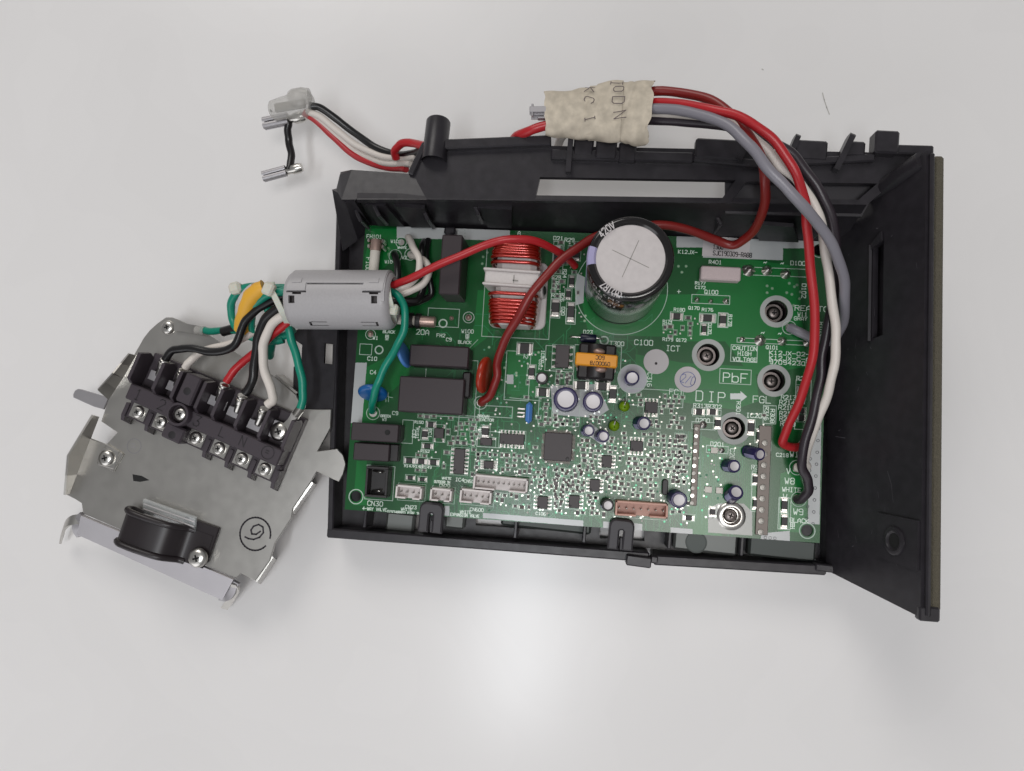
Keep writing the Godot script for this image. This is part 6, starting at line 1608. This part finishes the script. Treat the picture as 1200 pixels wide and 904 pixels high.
func crimp(called: String, label: String, a: Vector3, b: Vector3, r: float) -> void:        # an open receptacle: two rolled edges on a flat back, and a crimp
	org = a
	var d := (b - a).normalized()
	var len := a.distance_to(b)
	var up := (UP - d * d.y).normalized()
	var w := d.cross(up)
	var s := shape()
	box(s, Transform3D(Basis(d, up, w), a + d * len * 0.3), Vector3(len * 0.6, 0.6, r * 2.0), 0.15)
	var o := single(s, called, M.light_steel, label, "terminal", "loose crimp terminals")
	for q in [-1.0, 1.0]:
		s = shape()
		var path := []
		for k in 7:
			var g := -1.4 + k * 0.62
			path.append(a + w * q * (r * 0.46 + cos(g) * r * 0.46) + up * (r * 0.5 + sin(g) * r * 0.46))
		var pp := PackedVector3Array(path)
		for i in pp.size(): pp[i] += d * len * 0.3
		ribbon(s, pp, d * len * 0.3, 0.5)
		put(s, "rolled_edge", M.light_steel, o)
	s = shape()
	lathe(s, Transform3D(basis_y(d), a + d * len * 0.58), [Vector2(0, 0), Vector2(r * 0.7, 0.1), Vector2(r * 0.72, len * 0.12), Vector2(r * 0.95, len * 0.18), Vector2(r * 0.95, len * 0.34), Vector2(r * 0.75, len * 0.42), Vector2(0, len * 0.42)], 14)
	put(s, "crimp_barrel", M.bright_metal, o)


func loose_terminals() -> void:
	# four wires that run from the sleeve to the tray's upper left corner
	wire("black_wire", "black wire of the loose bundle, uppermost of its four", [Vector3(-25.45, 12, -48.77), Vector3(-21.19, 11, -48.54), Vector3(-15.04, 8, -45.4), Vector3(-6.69, 5, -39.92), Vector3(3.1, 4, -34.37), Vector3(12.36, 6, -30.36), Vector3(21.95, 14, -27.87), Vector3(28.89, 22, -26.39)], 1.6, M.wire_black, "")
	wire("white_wire", "upper white wire of the loose bundle beside the black one", [Vector3(-26.44, 11, -46.9), Vector3(-21.28, 10, -45.15), Vector3(-13.39, 7, -39.69), Vector3(-4.62, 4, -34.17), Vector3(4.93, 4, -30.55), Vector3(14.29, 7, -28.11), Vector3(24.76, 16, -25.69)], 1.5, M.wire_white, "")
	wire("white_wire", "lower white wire of the loose bundle beside the red one", [Vector3(-27.97, 9, -46.99), Vector3(-22.74, 8, -44.84), Vector3(-14.76, 5, -38.94), Vector3(-6.71, 2, -33.35), Vector3(2.95, 2, -28.94), Vector3(12.39, 5, -26.52), Vector3(21.76, 12, -24.15)], 1.5, M.wire_white, "")
	wire("red_wire", "red wire of the loose bundle, lowest of its four", [Vector3(-28.74, 9, -46.98), Vector3(-24.28, 8, -44.81), Vector3(-17.09, 5, -38.89), Vector3(-8.99, 2, -32.51), Vector3(-0.4, 1, -28.45), Vector3(8.98, 2, -26), Vector3(18.66, 8, -23.29)], 1.6, M.wire_red, "")
	wire("red_wire", "bent end of a red wire beside the tray's round peg", [Vector3(14.35, 10, -26.96), Vector3(14.53, 13, -29.56), Vector3(17.75, 16, -31.06), Vector3(23.63, 19, -30.37), Vector3(29.95, 24, -27.42)], 1.7, M.wire_red)
	# milky sleeve over one terminal
	org = Vector3(-34.84, 10, -50.26)
	var s := shape()
	var a := Vector3(-43.59, 9, -47.43)
	var b := Vector3(-22.22, 12, -51.52)
	var d := (b - a).normalized()
	lathe(s, Transform3D(basis_y(d, UP), a), [Vector2(0, 0.2), Vector2(3.0, 0), Vector2(3.8, 0.8), Vector2(4.1, 4), Vector2(4.4, 9), Vector2(5.8, 13), Vector2(5.6, 16.0), Vector2(4.0, 19.0), Vector2(2.0, 20.2), Vector2(0, 20.4)], 26, 0, TAU, 1.15)
	var o := single(s, "terminal_sleeve", M.vinyl, "milky vinyl sleeve over the terminal at the end of the loose bundle", "sleeve")
	s = shape()
	lathe(s, Transform3D(basis_y(Vector3(-23.12, 13, -52.94) - Vector3(-34.56, 13, -51.95), UP), Vector3(-34.99, 12, -52.42)), [Vector2(0, 0), Vector2(2.4, 0.3), Vector2(3.4, 2), Vector2(3.8, 6), Vector2(3.2, 9.4), Vector2(0, 10.6)], 22)
	put(s, "sleeve_bulge", M.vinyl, o)
	s = shape()
	box(s, Transform3D(basis_y(UP, d), Vector3(-34.77, 10, -49.49)), Vector3(14, 1.6, 4.0), 0.4)
	put(s, "hidden_terminal", M.dull_metal, o)
	s = shape()
	box(s, Transform3D(basis_y(UP, d), Vector3(-43.32, 10, -46.99)), Vector3(0.5, 1.8, 0.7), 0.1)
	put(s, "mouth_slot", M.dark_recess, o)
	crimp("crimp_terminal", "bare metal terminal just below the milky sleeve", Vector3(-49, 3, -43.69), Vector3(-29.89, 4, -47.62), 2.7)
	crimp("crimp_terminal", "bright metal terminal at the lower end of the short black wire", Vector3(-48.03, 1.5, -19.86), Vector3(-30.59, 1.5, -25.07), 2.3)
	wire("black_wire", "short black wire joining the two bare terminals", [Vector3(-37.55, 4, -44.7), Vector3(-38.08, 3, -41.58), Vector3(-38.16, 1, -37.67), Vector3(-36.73, 0.5, -32.37), Vector3(-36.2, 1, -28.25), Vector3(-36.57, 2, -23.15)], 1.65, M.wire_black)


func ferrite() -> void:
	var a := Vector3(-22.2, 18, 38.08)
	var b := Vector3(19.05, 18, 36.44)
	org = (a + b) / 2
	var d := (b - a).normalized()
	var len := a.distance_to(b)
	var side := d.cross(UP).normalized()          # towards the lower edge of the board
	if side.z < 0: side = -side
	var up := side.cross(d) if side.cross(d).y > 0 else d.cross(side)
	var r := 10.6
	var at := func(u: float, ang: float, rr: float) -> Vector3: return a + d * (u * len) + (up * cos(ang) + side * sin(ang)) * rr
	var f := func(u: float, v: float) -> Vector3:
		var e := minf(u, 1 - u) * len
		var drop := 1.8 - sqrt(maxf(0.0, 1.8 * 1.8 - pow(maxf(0.0, 1.8 - e), 2.0)))
		return at.call(u, v, r - drop)
	var s := shape()
	# shell with square windows; angle 0 is up, positive towards the front
	sheet(s, f, [0.0, 0.006, 0.016, 0.03, 0.05] + cuts(0.06, 0.94, 8) + [0.95, 0.97, 0.984, 0.994, 1.0], cuts(-PI, PI, 44), [Rect2(0.045, 0.02, 0.06, 0.26), Rect2(0.87, 0.02, 0.06, 0.26), Rect2(0.21, 0.98, 0.025, 0.2), Rect2(0.21, 1.17, 0.19, 0.03), Rect2(0.235, 0.97, 0.16, 0.03), Rect2(0.74, 0.97, 0.17, 0.03), Rect2(0.885, 0.98, 0.025, 0.2), Rect2(0.74, 1.17, 0.16, 0.03), Rect2(0.22, -0.42, 0.56, 0.05), Rect2(0.03, -0.14, 0.19, 0.06), Rect2(0.78, -0.14, 0.20, 0.06), Rect2(0.08, -0.08, 0.09, 0.06), Rect2(0.85, -0.08, 0.09, 0.06)], 1.6, true)
	var o := single(s, "ferrite_clamp", M.ferrite_case, "grey snap-on ferrite clamp round the wires at the tray's left edge", "ferrite clamp")
	s = shape()
	for e in [0.02, 0.98]:
		lathe(s, Transform3D(Basis(up, d, up.cross(d)), a + d * len * e), [Vector2(4.2, -0.3), Vector2(r - 1.6, -0.3), Vector2(r - 1.6, 0.3), Vector2(4.2, 0.3)], 36)
	put(s, "end_rings", M.ferrite_case, o, "", "stuff")
	s = shape()
	var raised_print := func(x: float, z: float) -> Array: return [at.call(x / len, z / r, r), (up * cos(z / r) + side * sin(z / r))]
	ink(s, raised_print, strokes("1200-2", Vector2(len * 0.44, r * 0.86), 1.9, 0.0, 0.95), 0.3)
	put(s, "moulded_mark", M.ferrite_mark, o)
	s = shape()
	lathe(s, Transform3D(Basis(up, d, up.cross(d)), a), [Vector2(4.4, 1.2), Vector2(8.6, 1.2), Vector2(8.6, len - 1.2), Vector2(4.4, len - 1.2)], 36)
	put(s, "ferrite_core", M.chip, o)
	# the lid: a raised shell along the back with two snap tabs
	var lid := func(u: float, v: float) -> Vector3: return at.call(u, v, r + 1.0)
	s = shape()
	sheet(s, lid, cuts(0.03, 0.99, 6), cuts(-1.7, -0.42, 12), [], 1.0, true)
	put(s, "lid", M.ferrite_case, o)
	for e in [[0.025, 0.21], [0.79, 0.985]]:
		s = shape()
		var w: float = e[1] - e[0]
		sheet(s, lid, cuts(e[0], e[1], 4), cuts(-0.42, -0.14, 5), [], 1.0, true)
		put(s, "snap_tab", M.ferrite_case, o)
		s = shape()
		var raised := func(u: float, v: float) -> Vector3: return at.call(u, v, r + 1.7)
		sheet(s, raised, cuts(e[0] + w * 0.24, e[1] - w * 0.26, 3), cuts(-0.60, -0.42, 3), [], 0.6, true)
		put(s, "snap_catch", M.ferrite_case, o)
	s = shape()
	var band := func(u: float, v: float) -> Vector3: return at.call(u, v, r + 0.5)
	sheet(s, band, cuts(0.965, 1.0, 2), cuts(-1.7, 0.2, 12), [], 1.2, true)
	put(s, "rim", M.ferrite_case, o)

	# cable ties
	org = Vector3(-31.82, 18, 38.51)
	s = shape()
	ribbon(s, smooth_path([Vector3(-30.25, 25, 35.12), Vector3(-26.9, 26, 39.78), Vector3(-24.81, 24, 44.3), Vector3(-24.72, 18, 47.98), Vector3(-26.66, 12, 48.98)], 5), d * 1.35, 0.9)
	o = single(s, "cable_tie", M.nylon, "translucent cable tie strapped over the wires left of the grey clamp", "cable tie")
	s = shape()
	box(s, Transform3D(basis_y(UP, Vector3(1, 0, 0.35)), Vector3(-30.54, 26, 35.33)), Vector3(4.6, 3.6, 5.4), 0.8)
	put(s, "tie_head", M.nylon, o)
	org = Vector3(-50.26, 14, 33.39)
	s = shape()
	box(s, Transform3D(basis_y(UP, Vector3(1, 0, -0.3)), Vector3(-49.16, 17, 33.95)), Vector3(5.4, 4.4, 5.0), 1.2)
	o = single(s, "cable_tie", M.nylon, "whitish cable tie head beside the yellow sleeve", "cable tie")
	s = shape()
	ribbon(s, smooth_path([Vector3(-48.52, 16, 33.72), Vector3(-43.94, 17, 33.36), Vector3(-38.26, 18, 32.96), Vector3(-32.06, 17, 31.75)], 5), Vector3(0.2, 0, 1.3), 0.9)
	put(s, "strap", M.nylon, o)
	org = Vector3(19.16, 24, 36.67)
	s = shape()
	ribbon(s, smooth_path([Vector3(18.07, 24, 31.44), Vector3(19.52, 27, 35.83), Vector3(20.6, 26, 39.78), Vector3(20.38, 20, 42.98), Vector3(18.89, 12, 45.01)], 5), d * 1.6, 0.9)
	o = single(s, "cable_tie", M.nylon, "translucent cable tie at the right end of the grey clamp", "cable tie")
	s = shape()
	box(s, Transform3D(basis_y(UP, Vector3(1, 0, 0.1)), Vector3(21.26, 24, 41.15)), Vector3(4.6, 3.4, 4.4), 0.7)
	put(s, "tie_head", M.nylon, o)


func bracket_wires() -> void:
	wire("black_wire", "black wire from the grey clamp to terminal 1 of the block", [Vector3(-20.16, 18, 35.82), Vector3(-24.92, 19, 36.22), Vector3(-31.82, 18, 38.51), Vector3(-38.29, 17, 42.26), Vector3(-43.27, 16, 46.34), Vector3(-45.96, 15, 51.08), Vector3(-48.2, 14, 56.92), Vector3(-53.32, 13, 60.37), Vector3(-60.65, 12, 60.99), Vector3(-68.96, 11, 60.17), Vector3(-75.7, 10, 60.39), Vector3(-80.06, 9, 61.61), Vector3(-82.66, 8, 65.02)], 1.75, M.wire_black)
	wire("white_wire", "white wire from the grey clamp to terminal 2 of the block", [Vector3(-21.05, 15, 38.94), Vector3(-27.66, 13, 41.08), Vector3(-36.14, 10, 45.41), Vector3(-44.17, 8, 51.47), Vector3(-53.02, 8, 56.39), Vector3(-61.32, 8, 59.05), Vector3(-67.32, 8, 61.61), Vector3(-71.09, 9, 65.66), Vector3(-73.34, 8, 68.3)], 1.7, M.wire_white)
	wire("red_wire", "red wire from the grey clamp to terminal 3 of the block", [Vector3(-19.55, 18, 43.4), Vector3(-23.02, 18, 46.09), Vector3(-28.02, 16, 49.28), Vector3(-34.58, 12, 53.79), Vector3(-41.03, 10, 59.77), Vector3(-47.18, 9, 64.8), Vector3(-51.39, 9, 69.48), Vector3(-53.96, 8.5, 73.66)], 1.75, M.wire_red)
	wire("black_wire", "black wire curving straight down to terminal L", [Vector3(-19.19, 20, 38.32), Vector3(-24.56, 21, 39.83), Vector3(-30.22, 20, 43.14), Vector3(-35.11, 18, 48.1), Vector3(-37.75, 16, 53.75), Vector3(-39.22, 14, 60.14), Vector3(-40.57, 12, 68.07), Vector3(-41.28, 11, 73.9), Vector3(-44.66, 9.5, 78.04)], 1.95, M.wire_black)
	wire("white_wire", "white wire curving down to terminal N beside the black one", [Vector3(-18.62, 19, 41), Vector3(-22.51, 20, 42.79), Vector3(-27.41, 20, 45.9), Vector3(-32.3, 18, 50.51), Vector3(-35.26, 16, 56.54), Vector3(-35.91, 14, 63.63), Vector3(-34.67, 12, 70.69), Vector3(-31.91, 11, 77.06), Vector3(-32.03, 10, 80.67), Vector3(-34.36, 9.5, 82.62)], 1.95, M.wire_white)
	wire("green_wire", "green wire from the tie down to the earth screw", [Vector3(-19.51, 20, 34.37), Vector3(-24.68, 20, 34.23), Vector3(-31.26, 18, 36.3), Vector3(-35.45, 14, 42.35), Vector3(-31, 13, 46.39), Vector3(-25.8, 15, 49.39), Vector3(-23.81, 14, 55.72), Vector3(-20.95, 13, 63.49), Vector3(-18.82, 12, 71.31), Vector3(-18.31, 11, 77.77), Vector3(-19.18, 10.5, 83.26)], 1.75, M.wire_green)
	wire("green_wire", "green wire looped round the yellow sleeve", [Vector3(-22.33, 15, 32.4), Vector3(-28.24, 17, 32.69), Vector3(-35.97, 18, 33.59), Vector3(-42.47, 17, 32.93), Vector3(-48.88, 15, 35.01), Vector3(-52.94, 12, 39.82), Vector3(-53.45, 9, 46.06), Vector3(-50.01, 8, 51), Vector3(-44.13, 6, 53.44), Vector3(-36.82, 5, 53.33), Vector3(-31.52, 5, 51.94), Vector3(-26.75, 6, 48.85)], 1.75, M.wire_green)
	wire("green_wire", "inner turn of green wire under the black wires", [Vector3(-21.28, 21, 35.01), Vector3(-27.45, 22, 35.47), Vector3(-34.76, 20, 37.56), Vector3(-39.91, 17, 40.87), Vector3(-43.2, 13, 45.48), Vector3(-43.84, 9, 50.1), Vector3(-40.33, 6, 52.5), Vector3(-35.19, 5, 54.38), Vector3(-31.4, 5, 53.44)], 1.75, M.wire_green)
	wire("green_wire", "short green wire to the ring terminal at the bracket's corner", [Vector3(-44.46, 4, 50.91), Vector3(-50.28, 5, 50.58), Vector3(-54.98, 5, 50.42), Vector3(-61.43, 3, 50.82), Vector3(-66.94, 1.5, 50.87), Vector3(-71.35, 0, 50.48)], 1.6, M.wire_green)
	wire("green_wire", "stub of green wire hanging below the loop", [Vector3(-35.31, 5, 52.88), Vector3(-37.9, 2, 55.64), Vector3(-39.76, -2, 58.31), Vector3(-41.69, -6, 60.27)], 1.75, M.wire_green)
	org = Vector3(-55.02, 5, 50.04)
	var s := shape()
	tube(s, PackedVector3Array([Vector3(-52.12, 5.5, 49.22), Vector3(-59.97, 3.5, 51.2)]), 2.2, 12)
	single(s, "heat_shrink", M.wire_black, "black shrink sleeve on the short green wire", "sleeve")
	# ring terminal on the corner of the plate
	org = Vector3(-81.49, -2, 48.33)
	s = shape()
	ribbon(s, smooth_path([Vector3(-85.74, -1.8, 49.34), Vector3(-81.27, -1.8, 49.52), Vector3(-76.55, -1.4, 50.13), Vector3(-70.92, 0, 50.84)], 4), Vector3(0.3, 0, 2.0), 0.9)
	var o := single(s, "ring_terminal", M.steel, "ring terminal of the short green wire lying at the plate's corner", "terminal")
	s = shape()
	tube(s, PackedVector3Array([Vector3(-74.15, 0, 50.61), Vector3(-69.8, 0.6, 50.87)]), 2.0, 10)
	put(s, "barrel", M.vinyl, o)
	# yellow sleeve: a wrapped piece of tape round the loop
	org = Vector3(-43.11, 14, 41.22)
	s = shape()
	var p := smooth_path([Vector3(-48.92, 8, 50.19), Vector3(-45.19, 14, 43.53), Vector3(-41.56, 18, 38.21), Vector3(-37.57, 20, 35.15), Vector3(-35.07, 20, 33.95)], 7)
	tube(s, p, 3.7, 12, false, 0.06)
	o = single(s, "yellow_sleeve", M.sleeve_yellow, "yellow sleeve round part of the green loop", "sleeve")
	s = shape()
	tube(s, smooth_path([Vector3(-48.8, 10, 45.25), Vector3(-46.48, 15, 40.81), Vector3(-43.18, 18, 36.82), Vector3(-39, 19.5, 34.02)], 6), 2.7, 10, false, 0.05)
	put(s, "sleeve_fold", M.paper, o)
